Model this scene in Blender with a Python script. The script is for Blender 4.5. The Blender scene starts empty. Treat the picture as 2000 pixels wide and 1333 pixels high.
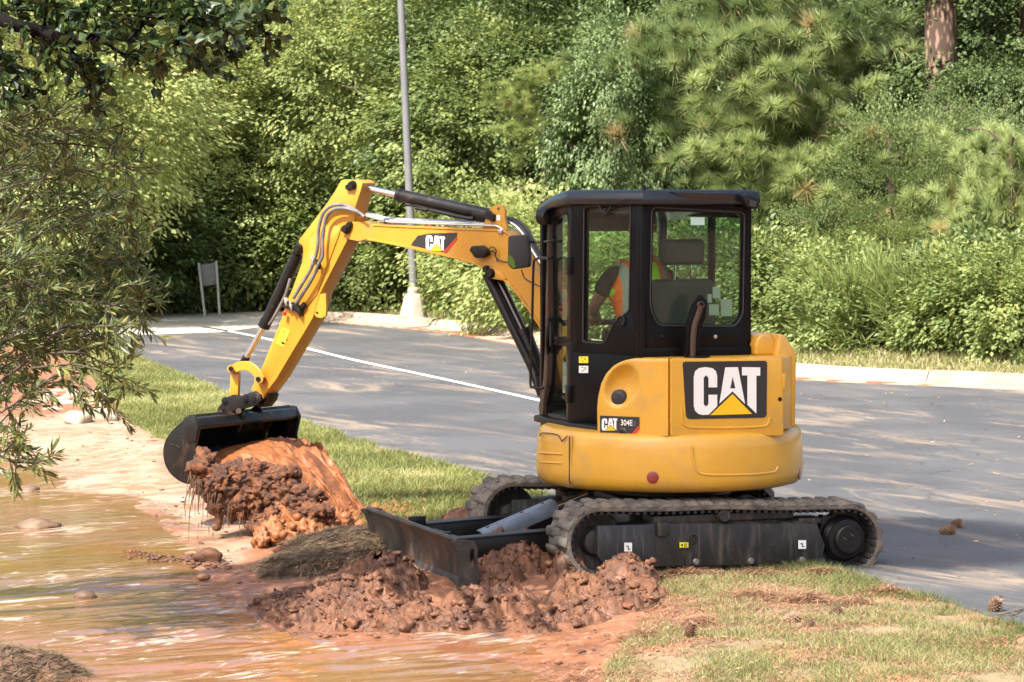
import bpy, bmesh, math, random
import numpy as np
from mathutils import Vector, Matrix
random.seed(7); RNG = np.random.default_rng(7)
SC = bpy.context.scene; COL = SC.collection
R = math.radians

# ------------------------------------------------------------------ camera, sky, sun, exposure
F_PX, CU, CV, CAMH = 5800.0, 1000.0, 666.5, 2.6
PITCH = math.atan((666.5 - 337.0) / F_PX)
cam = bpy.data.cameras.new("camera"); camo = bpy.data.objects.new("camera", cam); COL.objects.link(camo)
camo.location = (0, 0, CAMH); camo.rotation_euler = (math.pi / 2 - PITCH, 0, 0)
cam.sensor_width = 36; cam.lens = 36 * F_PX / 2000; cam.clip_start = 0.5; cam.clip_end = 3000
cam.dof.use_dof = True; cam.dof.focus_distance = 19.6; cam.dof.aperture_fstop = 11.0
SC.camera = camo
SUN_EL, SUN_AZ = 52.0, 218.0          # azimuth the light comes from, clockwise from +Y (behind the camera, left)
w = bpy.data.worlds.new("World"); SC.world = w; w.use_nodes = True
nt = w.node_tree; sky = nt.nodes.new("ShaderNodeTexSky"); sky.sky_type = 'NISHITA'; sky.sun_disc = False
sky.sun_elevation = R(SUN_EL); sky.sun_rotation = R(SUN_AZ); sky.air_density = 1.0; sky.dust_density = 5.0; sky.ozone_density = 0.6
bg = nt.nodes["Background"]; bg.inputs[1].default_value = 0.15; nt.links.new(sky.outputs[0], bg.inputs[0])
sun = bpy.data.lights.new("sun", 'SUN'); sun.energy = 5.0; sun.angle = R(0.6); sun.color = (1, .95, .86)
suno = bpy.data.objects.new("sun", sun); COL.objects.link(suno)
_sd = Vector((math.sin(R(SUN_AZ)) * math.cos(R(SUN_EL)), math.cos(R(SUN_AZ)) * math.cos(R(SUN_EL)), math.sin(R(SUN_EL))))
suno.rotation_euler = _sd.to_track_quat('Z', 'Y').to_euler(); suno.location = _sd * 60
SC.view_settings.view_transform = 'Standard'; SC.view_settings.look = 'None'; SC.view_settings.gamma = 1
SC.view_settings.exposure = 1.15
SC.render.engine = 'CYCLES'
SC.cycles.max_bounces = 8; SC.cycles.transparent_max_bounces = 24; SC.cycles.caustics_reflective = False; SC.cycles.caustics_refractive = False

# ------------------------------------------------------------------ pixel -> place
_fw = np.array([0, math.cos(PITCH), -math.sin(PITCH)]); _up = np.array([0, math.sin(PITCH), math.cos(PITCH)])
CAM = np.array([0, 0, CAMH])
def ray(u, v): return _fw + (u - CU) / F_PX * np.array([1., 0, 0]) + (CV - v) / F_PX * _up
def onz(u, v, z=0.0):
    d = ray(u, v); return CAM + d * ((z - CAMH) / d[2])
def onY(u, v, Y):
    d = ray(u, v); return CAM + d * (Y / d[1])
def onpl(u, v, P, n):
    d = ray(u, v); P = np.asarray(P, float); n = np.asarray(n, float); return CAM + d * (np.dot(P - CAM, n) / np.dot(d, n))
def V3(*a): return np.array(a, float)

# ------------------------------------------------------------------ noise (numpy)
def _hash(ix, iy, iz, s):
    h = (ix.astype(np.int64) * 374761393 + iy.astype(np.int64) * 668265263 + iz.astype(np.int64) * 2147483647 + s * 974634777) & 0xffffffff
    h = ((h ^ (h >> 13)) * 1274126177) & 0xffffffff
    h = ((h ^ (h >> 16)) * 2246822519) & 0xffffffff
    return ((h ^ (h >> 15)) & 0xffffff) / float(0xffffff)
def vnoise(p, s=0):
    p = np.asarray(p, float); i = np.floor(p); f = p - i; f = f * f * (3 - 2 * f); i = i.astype(np.int64); o = 0
    for dx in (0, 1):
        for dy in (0, 1):
            for dz in (0, 1):
                wgt = (f[:, 0] if dx else 1 - f[:, 0]) * (f[:, 1] if dy else 1 - f[:, 1]) * (f[:, 2] if dz else 1 - f[:, 2])
                o = o + wgt * _hash(i[:, 0] + dx, i[:, 1] + dy, i[:, 2] + dz, s)
    return o
def fbm(p, octv=4, s=0, gain=.5):
    o = 0; a = 1; t = 0; p = np.asarray(p, float)
    for k in range(octv): o = o + a * vnoise(p * 2 ** k, s + k); t += a; a *= gain
    return o / t
def worley(p, s=0):
    p = np.asarray(p, float); i = np.floor(p).astype(np.int64); best = np.full(len(p), 9.0)
    for dx in (-1, 0, 1):
        for dy in (-1, 0, 1):
            for dz in (-1, 0, 1):
                c = i + np.array([dx, dy, dz])
                q = np.stack([c[:, k] + _hash(c[:, 0], c[:, 1], c[:, 2], s + 11 * k) for k in range(3)], 1)
                best = np.minimum(best, np.sum((q - p) ** 2, 1))
    return np.sqrt(best)

# ------------------------------------------------------------------ objects
ORG = {}
def tag(o, label=None, cat=None, group=None, kind=None):
    if label: o['label'] = label
    if cat: o['category'] = cat
    if group: o['group'] = group
    if kind: o['kind'] = kind
    return o
def thing(name, loc, label, cat, group=None):
    o = bpy.data.objects.new(name, None); COL.objects.link(o); o.location = loc; o.empty_display_size = .2
    ORG[o] = np.array(loc, float); tag(o, label, cat, group); return o
def mesh_np(name, V, F, mat=None, smooth=True, attrs=None):
    """V (n,3), F (m,k) integer array of equal-sided faces"""
    V = np.asarray(V, np.float32); F = np.asarray(F, np.int32); k = F.shape[1]
    me = bpy.data.meshes.new(name); me.vertices.add(len(V)); me.vertices.foreach_set("co", V.ravel())
    me.loops.add(F.size); me.loops.foreach_set("vertex_index", F.ravel())
    me.polygons.add(len(F)); me.polygons.foreach_set("loop_start", np.arange(0, F.size, k, dtype=np.int32))
    try: me.polygons.foreach_set("loop_total", np.full(len(F), k, np.int32))
    except Exception: pass
    me.polygons.foreach_set("use_smooth", np.full(len(F), smooth))
    for a, vals in (attrs or {}).items():
        at = me.attributes.new(a, 'FLOAT', 'POINT'); at.data.foreach_set("value", np.asarray(vals, np.float32))
    me.update(calc_edges=True)
    if mat: me.materials.append(mat)
    return me
def link(name, me, parent=None, loc=(0, 0, 0)):
    o = bpy.data.objects.new(name, me); COL.objects.link(o); o.location = loc
    if parent: o.parent = parent; ORG[o] = ORG[parent] + np.array(loc, float)
    else: ORG[o] = np.array(loc, float)
    return o
def mk(name, shapes, mat, parent=None, bevel=0.0, seg=2, ang=32, origin=None, smooth=True):
    """shapes: list of (verts, faces) in world coordinates, joined into one mesh object"""
    if isinstance(shapes, tuple): shapes = [shapes]
    off = ORG[parent] if parent is not None else (np.asarray(origin, float) if origin is not None else np.zeros(3))
    V = []; F = []
    for v, f in shapes:
        n = len(V); V += [tuple(np.asarray(q, float) - off) for q in v]; F += [tuple(int(i) + n for i in q) for q in f]
    me = bpy.data.meshes.new(name); me.from_pydata(V, [], F); me.update()
    bm = bmesh.new(); bm.from_mesh(me)
    bmesh.ops.recalc_face_normals(bm, faces=bm.faces)
    if bevel > 0:
        es = [e for e in bm.edges if len(e.link_faces) == 2 and e.calc_face_angle(0) > R(28)]
        if es: bmesh.ops.bevel(bm, geom=es, offset=bevel, segments=seg, affect='EDGES', profile=.5, clamp_overlap=True)
    bm.to_mesh(me); bm.free()
    if smooth:
        me.polygons.foreach_set("use_smooth", [True] * len(me.polygons)); me.set_sharp_from_angle(angle=R(ang))
    me.materials.append(mat)
    return link(name, me, parent, (0, 0, 0) if parent is not None else tuple(off))
def struct(o): o['kind'] = 'structure'; return o

# ------------------------------------------------------------------ shapes
def box(c, sx, sy, sz, ax=None):
    c = np.asarray(c, float); ax = np.eye(3) if ax is None else np.asarray(ax, float)
    v = [c + ax[0] * sx / 2 * i + ax[1] * sy / 2 * j + ax[2] * sz / 2 * k for i in (-1, 1) for j in (-1, 1) for k in (-1, 1)]
    return v, [(0, 1, 3, 2), (4, 6, 7, 5), (0, 4, 5, 1), (2, 3, 7, 6), (0, 2, 6, 4), (1, 5, 7, 3)]
def prism(poly, vec):
    poly = [np.asarray(p, float) for p in poly]; vec = np.asarray(vec, float); n = len(poly)
    return poly + [p + vec for p in poly], [tuple(range(n)), tuple(range(2 * n - 1, n - 1, -1))] + [(i, (i + 1) % n, n + (i + 1) % n, n + i) for i in range(n)]
def frame_of(d):
    d = np.asarray(d, float); d = d / np.linalg.norm(d); a = V3(0, 0, 1) if abs(d[2]) < .9 else V3(1, 0, 0)
    x = np.cross(a, d); x /= np.linalg.norm(x); return x, np.cross(d, x), d
def cyl(p0, p1, r0, r1=None, n=20, caps=True):
    r1 = r0 if r1 is None else r1; p0 = np.asarray(p0, float); p1 = np.asarray(p1, float); x, y, d = frame_of(p1 - p0)
    v = [p + (x * math.cos(t) + y * math.sin(t)) * r for p, r in ((p0, r0), (p1, r1)) for t in [2 * math.pi * k / n for k in range(n)]]
    f = [(i, (i + 1) % n, n + (i + 1) % n, n + i) for i in range(n)]
    if caps: f += [tuple(range(n))[::-1], tuple(range(n, 2 * n))]
    return v, f
def smoothpath(pts, k=5):
    P = [np.asarray(p, float) for p in pts]; P = [2 * P[0] - P[1]] + P + [2 * P[-1] - P[-2]]; o = []
    for i in range(1, len(P) - 2):
        for j in range(k):
            t = j / k; a, b, c, d = P[i - 1:i + 3]
            o.append(.5 * (2 * b + (c - a) * t + (2 * a - 5 * b + 4 * c - d) * t * t + (3 * b - a - 3 * c + d) * t ** 3))
    return o + [P[-2]]
def tube(pts, r, n=8, k=5, sm=True):
    P = smoothpath(pts, k) if sm and len(pts) > 2 else [np.asarray(p, float) for p in pts]
    rr = r if hasattr(r, '__len__') else [r] * len(P)
    if len(rr) != len(P): rr = np.interp(np.linspace(0, 1, len(P)), np.linspace(0, 1, len(rr)), rr)
    v = []; f = []; x = None
    for i, p in enumerate(P):
        d = P[min(i + 1, len(P) - 1)] - P[max(i - 1, 0)]; d = d / (np.linalg.norm(d) + 1e-9)
        if x is None: x = frame_of(d)[0]
        x = x - d * np.dot(x, d); x /= np.linalg.norm(x) + 1e-9; y = np.cross(d, x)
        v += [p + (x * math.cos(t) + y * math.sin(t)) * rr[i] for t in [2 * math.pi * q / n for q in range(n)]]
        if i: f += [((i - 1) * n + q, (i - 1) * n + (q + 1) % n, i * n + (q + 1) % n, i * n + q) for q in range(n)]
    f += [tuple(range(n))[::-1], tuple(range(len(v) - n, len(v)))]
    return v, f
def lathe(c, axis, prof, n=32, caps=True):
    x, y, d = frame_of(axis); c = np.asarray(c, float); v = []; f = []
    for r, h in prof: v += [c + d * h + (x * math.cos(t) + y * math.sin(t)) * r for t in [2 * math.pi * q / n for q in range(n)]]
    for i in range(len(prof) - 1): f += [(i * n + q, i * n + (q + 1) % n, (i + 1) * n + (q + 1) % n, (i + 1) * n + q) for q in range(n)]
    if caps: f += [tuple(range(n))[::-1], tuple(range(len(v) - n, len(v)))]
    return v, f
def rounded(poly, r, k=4):
    """round corners of a 2D polygon"""
    o = []; n = len(poly)
    for i in range(n):
        p = np.array(poly[i], float); a = np.array(poly[i - 1], float); b = np.array(poly[(i + 1) % n], float)
        rr = r if not hasattr(r, '__len__') else r[i]
        da = a - p; db = b - p; la = np.linalg.norm(da); lb = np.linalg.norm(db); q = min(rr, la * .45, lb * .45)
        if q <= 0: o.append(tuple(p)); continue
        A = p + da / la * q; B = p + db / lb * q
        for j in range(k + 1):
            t = j / k; o.append(tuple((1 - t) ** 2 * A + 2 * t * (1 - t) * p + t * t * B))
    return o
def _rayhit(c, t, poly):
    d = np.array([math.cos(t), math.sin(t)]); best = None
    for i in range(len(poly)):
        a = np.array(poly[i - 1], float) - c; e = np.array(poly[i], float) - c - a
        det = d[0] * -e[1] + e[0] * d[1]
        if abs(det) < 1e-12: continue
        s = (a[0] * -e[1] + e[0] * a[1]) / det; q = (d[0] * a[1] - d[1] * a[0]) / det
        if s > 0 and -1e-6 <= q <= 1 + 1e-6 and (best is None or s > best): best = s
    return c + d * best
def ringpoly(outer, inner, m3, vec):
    """frame between two 2D outlines, mapped by m3(x,y) to 3D and given depth vec"""
    c = np.mean(np.array(inner, float), 0)
    ang = sorted({round(math.atan2(p[1] - c[1], p[0] - c[0]), 6) for p in list(outer) + list(inner)})
    O = [m3(*_rayhit(c, t, outer)) for t in ang]; I = [m3(*_rayhit(c, t, inner)) for t in ang]; n = len(ang); vec = np.asarray(vec, float)
    v = O + I + [p + vec for p in O] + [p + vec for p in I]; f = []
    for i in range(n):
        j = (i + 1) % n
        f += [(i, j, n + j, n + i), (2 * n + i, 3 * n + i, 3 * n + j, 2 * n + j), (i, 2 * n + i, 2 * n + j, j), (n + i, n + j, 3 * n + j, 3 * n + i)]
    return v, f

# ------------------------------------------------------------------ materials
def mat(name, c, rough=.5, metal=0., c2=None, nscale=6., ramp=(.35, .7), bump=0., bscale=40., coat=0., spec=.5, dirt=None, detail=4):
    m = bpy.data.materials.new(name); m.use_nodes = True; t = m.node_tree; N = t.nodes; L = t.links; b = N["Principled BSDF"]
    b.inputs["Base Color"].default_value = (*c, 1); b.inputs["Roughness"].default_value = rough; b.inputs["Metallic"].default_value = metal
    b.inputs["Coat Weight"].default_value = coat; b.inputs["Coat Roughness"].default_value = .12; b.inputs["Specular IOR Level"].default_value = spec
    g = N.new("ShaderNodeNewGeometry")
    def noise(sc, det=detail, stretch=None):
        n = N.new("ShaderNodeTexNoise"); n.inputs["Scale"].default_value = sc; n.inputs["Detail"].default_value = det; n.inputs["Roughness"].default_value = .6
        if stretch is None: L.new(g.outputs["Position"], n.inputs["Vector"])
        else:
            mp = N.new("ShaderNodeMapping"); mp.inputs["Scale"].default_value = stretch; L.new(g.outputs["Position"], mp.inputs["Vector"]); L.new(mp.outputs[0], n.inputs["Vector"])
        return n
    def rmp(src, a, bb):
        r = N.new("ShaderNodeMapRange"); r.inputs[1].default_value = a; r.inputs[2].default_value = bb; L.new(src, r.inputs[0]); return r
    def mix(fac, A, B):
        x = N.new("ShaderNodeMix"); x.data_type = 'RGBA'; L.new(fac, x.inputs[0])
        for s, val in ((6, A), (7, B)):
            if isinstance(val, tuple): x.inputs[s].default_value = (*val, 1)
            else: L.new(val, x.inputs[s])
        return x.outputs[2]
    col = c
    if c2 is not None: col = mix(rmp(noise(nscale).outputs[0], *ramp).outputs[0], c, c2)
    if dirt is not None:   # (colour, scale, lo, hi, stretch)
        f = rmp(noise(dirt[1], 6, dirt[4] if len(dirt) > 4 else None).outputs[0], dirt[2], dirt[3]); col = mix(f.outputs[0], col, dirt[0])
        ro = N.new("ShaderNodeMapRange"); ro.inputs[3].default_value = rough; ro.inputs[4].default_value = .85; L.new(f.outputs[0], ro.inputs[0]); L.new(ro.outputs[0], b.inputs["Roughness"])
    if not isinstance(col, tuple): L.new(col, b.inputs["Base Color"])
    if bump > 0:
        bp_ = N.new("ShaderNodeBump"); bp_.inputs["Strength"].default_value = bump; bp_.inputs["Distance"].default_value = .02
        L.new(noise(bscale).outputs[0], bp_.inputs["Height"]); L.new(bp_.outputs[0], b.inputs["Normal"])
    return m
def leafmat(name, ca, cb, cc=None, trans=.35, rough=.45):
    """two-sided leaf: diffuse + some light through; colour per leaf from the 'tint' attribute"""
    m = bpy.data.materials.new(name); m.use_nodes = True; t = m.node_tree; N = t.nodes; L = t.links; b = N["Principled BSDF"]; out = N["Material Output"]
    a = N.new("ShaderNodeAttribute"); a.attribute_name = "tint"; r = N.new("ShaderNodeValToRGB")
    r.color_ramp.elements[0].color = (*ca, 1); r.color_ramp.elements[0].position = .1; r.color_ramp.elements[1].color = (*cb, 1); r.color_ramp.elements[1].position = .8
    if cc: e = r.color_ramp.elements.new(.97); e.color = (*cc, 1)
    L.new(a.outputs["Fac"], r.inputs[0]); L.new(r.outputs[0], b.inputs["Base Color"]); b.inputs["Roughness"].default_value = rough; b.inputs["Specular IOR Level"].default_value = .35
    tr = N.new("ShaderNodeBsdfTranslucent"); mx = N.new("ShaderNodeMixShader"); mx.inputs[0].default_value = trans
    hs = N.new("ShaderNodeHueSaturation"); hs.inputs["Value"].default_value = 1.25; hs.inputs["Saturation"].default_value = 1.1; hs.inputs["Hue"].default_value = .49
    L.new(r.outputs[0], hs.inputs["Color"]); L.new(hs.outputs[0], tr.inputs[0]); L.new(b.outputs[0], mx.inputs[1]); L.new(tr.outputs[0], mx.inputs[2]); L.new(mx.outputs[0], out.inputs[0])
    return m
M = {}
MUDC = (.30, .125, .06)
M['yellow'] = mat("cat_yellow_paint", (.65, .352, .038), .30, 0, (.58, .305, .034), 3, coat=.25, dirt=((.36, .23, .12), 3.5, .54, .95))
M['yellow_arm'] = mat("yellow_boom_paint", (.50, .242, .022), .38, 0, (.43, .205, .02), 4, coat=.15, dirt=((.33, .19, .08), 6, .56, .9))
M['black'] = mat("black_cab_paint", (.005, .005, .006), .26, 0, (.008, .008, .008), 5, spec=.11, dirt=((.03, .027, .024), 4, .62, 1.0))
M['steel_black'] = mat("worn_black_steel", (.007, .007, .008), .34, 0, (.013, .012, .011), 9, spec=.28, dirt=((.09, .055, .035), 7, .60, .9), bump=.1)
M['rubber'] = mat("muddy_track_rubber", (.045, .042, .04), .75, 0, (.15, .13, .105), 9, (.35, .65), bump=.5, bscale=60, dirt=((.20, .155, .11), 6, .48, .72))
M['rubber_clean'] = mat("black_rubber", (.025, .025, .026), .6)
M['bucket'] = mat("mud_streaked_bucket_steel", (.006, .006, .006), .30, 0, (.012, .011, .010), 7, spec=.3, dirt=((.16, .07, .03), 4.5, .58, .80, (1, 1, .45)), bump=.12)
M['frame'] = mat("track_frame_steel", (.014, .0135, .0135), .5, 0, (.04, .035, .03), 5, (.42, .75), dirt=((.11, .09, .07), 5, .50, .78, (5, 5, .6)), bump=.15)
M['cover'] = mat("blue_grey_cover_plate", (.018, .021, .026), .45, 0, (.035, .037, .04), 8, dirt=((.16, .13, .10), 7, .55, .9, (6, 6, .7)))
M['greyplate'] = mat("grey_blue_guard", (.17, .20, .25), .38, .4, (.11, .13, .16), 8, dirt=((.18, .12, .08), 12, .6, .8))
M['chrome'] = mat("chrome_rod", (.75, .75, .76), .12, 1.0)
M['hose'] = mat("grey_hydraulic_hose", (.16, .155, .15), .5, 0, (.07, .07, .07), 20)
M['pipe'] = mat("steel_pipe", (.45, .44, .42), .3, .8)
M['blade'] = mat("worn_blade_steel", (.022, .021, .02), .45, .1, (.055, .045, .038), 7, (.38, .72), dirt=((.15, .08, .048), 5, .52, .78, (1, 1, .5)), bump=.2)
M['edge'] = mat("muddy_cutting_edge", (.28, .20, .13), .6, .3, (.16, .10, .06), 12, bump=.3)
M['white'] = mat("white_print", (.80, .80, .78), .45)
M['printblack'] = mat("black_print", (.02, .02, .021), .4)
M['catgold'] = mat("bright_yellow_print", (.85, .50, .01), .4)
M['red'] = mat("red_print", (.55, .035, .02), .4)
M['reflector'] = mat("dark_red_reflector", (.20, .012, .012), .3, coat=.5)
M['warn'] = mat("warning_yellow_print", (.75, .68, .03), .5)
M['seat'] = mat("grey_seat_vinyl", (.025, .026, .028), .55, 0, (.04, .04, .042), 12)
M['interior'] = mat("dark_cab_plastic", (.03, .03, .032), .6)
M['rust'] = mat("rusty_pipe_inside", (.06, .033, .023), .8)
M['yellow_dim'] = M['yellow']
def glassmat():
    m = bpy.data.materials.new("tinted_cab_glass"); m.use_nodes = True; t = m.node_tree; N = t.nodes; L = t.links
    N.remove(N["Principled BSDF"]); out = N["Material Output"]
    tr = N.new("ShaderNodeBsdfTransparent"); tr.inputs[0].default_value = (.80, .88, .82, 1)
    gl = N.new("ShaderNodeBsdfGlossy"); gl.inputs["Roughness"].default_value = .02; gl.inputs[0].default_value = (.95, 1, .98, 1)
    df = N.new("ShaderNodeBsdfDiffuse"); df.inputs[0].default_value = (.34, .36, .33, 1)
    lw_ = N.new("ShaderNodeLayerWeight"); lw_.inputs[0].default_value = .5; pw = N.new("ShaderNodeMath"); pw.operation = 'POWER'; pw.inputs[1].default_value = 4; L.new(lw_.outputs["Facing"], pw.inputs[0])
    fr = N.new("ShaderNodeMath"); fr.operation = 'MULTIPLY_ADD'; fr.inputs[1].default_value = .35; fr.inputs[2].default_value = .013; L.new(pw.outputs[0], fr.inputs[0])
    g = N.new("ShaderNodeNewGeometry"); no = N.new("ShaderNodeTexNoise"); no.inputs["Scale"].default_value = 3.5; no.inputs["Detail"].default_value = 6; L.new(g.outputs["Position"], no.inputs["Vector"])
    mr = N.new("ShaderNodeMapRange"); mr.inputs[1].default_value = .45; mr.inputs[2].default_value = .8; mr.inputs[3].default_value = .008; mr.inputs[4].default_value = .045; L.new(no.outputs[0], mr.inputs[0])
    m0 = N.new("ShaderNodeMixShader"); L.new(mr.outputs[0], m0.inputs[0]); L.new(tr.outputs[0], m0.inputs[1]); L.new(df.outputs[0], m0.inputs[2])
    m1 = N.new("ShaderNodeMixShader"); L.new(fr.outputs[0], m1.inputs[0]); L.new(m0.outputs[0], m1.inputs[1]); L.new(gl.outputs[0], m1.inputs[2]); L.new(m1.outputs[0], out.inputs[0])
    return m
M['glass'] = glassmat()
# crown masses of the tree that overhangs the near bank (out of the picture, above it)
SHADE = [(-3.1, 14.8, 10.0, (.50, .55, .42), .4), (-3.7, 14.6, 9.3, (.42, .5, .35), 2.0), (-2.9, 13.9, 11.2, (.42, .5, .35), 3.1), (-4.3, 15.0, 10.4, (.45, .5, .35), 5.1)]
# ================================================================== ground, road, kerb
def plan(px, z=0.0): return [tuple(onz(u, v, z)[:2]) for u, v in px]
def densify(P, k=6): return [tuple(q[:2]) for q in smoothpath([V3(a, b, 0) for a, b in P], k)]
near_edge = densify(plan([(-900, 655), (-200, 662), (60, 668), (150, 672), (215, 684), (300, 718), (430, 768), (575, 826), (700, 868), (800, 898), (950, 942), (1100, 985), (1300, 1040), (1500, 1090), (1690, 1143), (1800, 1172), (2000, 1240), (2400, 1400)]))
far_edge = densify(plan([(3600, 900), (2400, 795), (2000, 763), (1560, 742), (1300, 714), (1010, 674), (900, 655), (800, 643), (700, 635), (640, 630), (590, 630)]), 5)
xy = np.array
def sdist(P, poly):
    """signed distance of points to a polygon, positive inside"""
    P = np.asarray(P, float); poly = np.asarray(poly, float); d = np.full(len(P), 1e9); ins = np.zeros(len(P), bool)
    for i in range(len(poly)):
        a = poly[i - 1]; b = poly[i]; e = b - a; w_ = P - a; t = np.clip((w_ @ e) / (e @ e + 1e-12), 0, 1); q = w_ - t[:, None] * e
        d = np.minimum(d, np.sum(q * q, 1)); c = (a[1] > P[:, 1]) != (b[1] > P[:, 1])
        with np.errstate(divide='ignore', invalid='ignore'): ins ^= c & (P[:, 0] < e[0] * (P[:, 1] - a[1]) / (e[1] if e[1] else 1e-12) + a[0])
    return np.where(ins, 1, -1) * np.sqrt(d)
def sstep(a, b, x): t = np.clip((x - a) / (b - a), 0, 1); return t * t * (3 - 2 * t)
road_poly = near_edge + [tuple(p) for p in far_edge]
pale_px = [(-900, 648), (-200, 634), (130, 621), (330, 611), (520, 604), (700, 599), (690, 606), (655, 613), (600, 624), (560, 634), (430, 650), (280, 655), (100, 672), (-200, 690), (-900, 700)]
pale_poly = plan(pale_px)
water_px = [(-600, 860), (0, 903), (95, 925), (128, 962), (200, 972), (270, 986), (320, 1020), (342, 1045), (352, 1085), (385, 1100), (415, 1135), (460, 1180), (540, 1225), (640, 1248), (760, 1250), (870, 1236), (960, 1222), (1010, 1236), (1022, 1262), (992, 1285), (1040, 1320), (1130, 1370), (1500, 1520), (-900, 1700)]
ZW = -.12
water_poly = densify(plan(water_px, ZW), 4)
flat_poly = plan([(120, 822), (240, 820), (345, 850), (360, 930), (480, 985), (520, 1050), (470, 1110), (345, 1090), (335, 1045), (270, 990), (140, 970), (60, 930), (-100, 900), (-100, 840)], -.08)
grass_poly = plan([(90, 672), (150, 672), (215, 684), (300, 718), (430, 768), (575, 826), (700, 868), (800, 898), (950, 942), (1100, 985), (1150, 1010), (1050, 1090), (900, 1060), (800, 1052), (715, 1052), (688, 1000), (600, 965), (520, 925), (380, 890), (330, 870), (262, 835), (215, 790), (190, 745), (120, 700)], -.03)
rgrass_poly = plan([(1290, 1085), (1500, 1090), (1690, 1143), (1800, 1172), (2000, 1240), (2400, 1400), (1700, 1500), (1280, 1360), (1180, 1300), (1240, 1240), (1275, 1190)], -.02)
far_grass = plan([(3600, 860), (2400, 780), (2000, 745), (1560, 722), (1300, 700), (1010, 660), (900, 645), (800, 634), (640, 622), (560, 626), (640, 612), (840, 612), (940, 624), (1010, 640), (1300, 665), (1560, 680), (2000, 690), (3600, 780)])
def lines(*seg):
    o = []
    for a, b, n in seg: o += list(np.linspace(a, b, n, endpoint=False))
    return np.array(o + [seg[-1][1]])
gx = lines((-400, -60, 8), (-60, -14, 14), (-14, -5.6, 40), (-5.6, 5.2, 290), (5.2, 14, 36), (14, 60, 14), (60, 400, 8)); gy = lines((-60, 8, 8), (8, 14.2, 20), (14.2, 25, 280), (25, 34, 90), (34, 66, 90), (66, 120, 20), (120, 700, 10))
GX, GY = np.meshgrid(gx, gy); GP = np.stack([GX.ravel(), GY.ravel()], 1)
def ground_h(P, detail=True):
    P = np.asarray(P, float); P3 = np.c_[P, np.zeros(len(P))]
    dw = sdist(P, water_poly); dr = sdist(P, road_poly); dp = sdist(P, pale_poly); dd = np.maximum(dr, dp)
    h = ZW + .13 * sstep(-.02, 1.5, -dw) - .16 * sstep(-.03, .5, dw)
    h = h + .015 * (fbm(P3 * 2.2, 3, 3) - .5) * 2
    near = (P[:, 1] < 36) & (P[:, 1] > 13); rough = np.zeros(len(P))
    if detail:
        k = near; q = P3[k]; rough[k] = .035 * (fbm(q * 7, 4, 9) - .5) + .012 * (fbm(q * 28, 2, 19) - .5)
        sh = sstep(.35, .0, np.abs(dw[k] + .12)); rough[k] += .03 * sh * (fbm(q * V3(6, 9, 1), 3, 29) - .45)
    h = h + rough * np.where(dw > .3, .2, 1)
    # beyond the road the land sits at kerb height and climbs a little into the woods
    far = sstep(-.3, 2, P[:, 1] - np.interp(P[:, 0], [-30, -8, -3, 0, 3.6, 6, 12, 30], [58, 57, 55, 47, 40, 37.5, 33, 28]))
    h = h * (1 - far) + far * (.12 + .05 * sstep(0, 1, fbm(P3 * .5, 2, 5))) + .03 * np.clip(P[:, 1] - 62, 0, 60)
    lift = sstep(-.30, -.05, dd) * (1 - sstep(.02, .16, dd)); h = np.maximum(h, -.02 + .035 * lift) * lift + h * (1 - lift); edge = sstep(.03, .2, dd); h = h * (1 - edge) + edge * (-.05)
    return h
GH = ground_h(GP)
sdw = sdist(GP, water_poly); sdf = sdist(GP, flat_poly); sdg = np.maximum(sdist(GP, grass_poly), sdist(GP, rgrass_poly)); sdfg = sdist(GP, far_grass)
N3 = np.c_[GP, GH * 0]; n1 = fbm(N3 * 1.7, 4, 41) - .5; n2 = fbm(N3 * 5, 3, 51) - .5
a_grass = sstep(-.12, .22, sdg + n1 * .5 + n2 * .25)
a_flat = sstep(-.15, .35, sdf + n1 * .6 + n2 * .2)
a_wet = np.clip(sstep(-1.1, .05, sdw + n1 * .6), 0, 1)
a_wood = sstep(.0, 1.2, GP[:, 1] - np.interp(GP[:, 0], [-30, -8, -3, 0, 3.6, 6, 12, 30], [60, 59, 57, 50, 43.5, 42, 40, 36])) * (GP[:, 1] > 34)
a_fg = sstep(-.2, .5, sdfg + n1) 
nx, ny = len(gx), len(gy); ii, jj = np.meshgrid(np.arange(nx - 1), np.arange(ny - 1)); b_ = (jj * nx + ii).ravel()
GF = np.stack([b_, b_ + 1, b_ + nx + 1, b_ + nx], 1)
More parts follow.
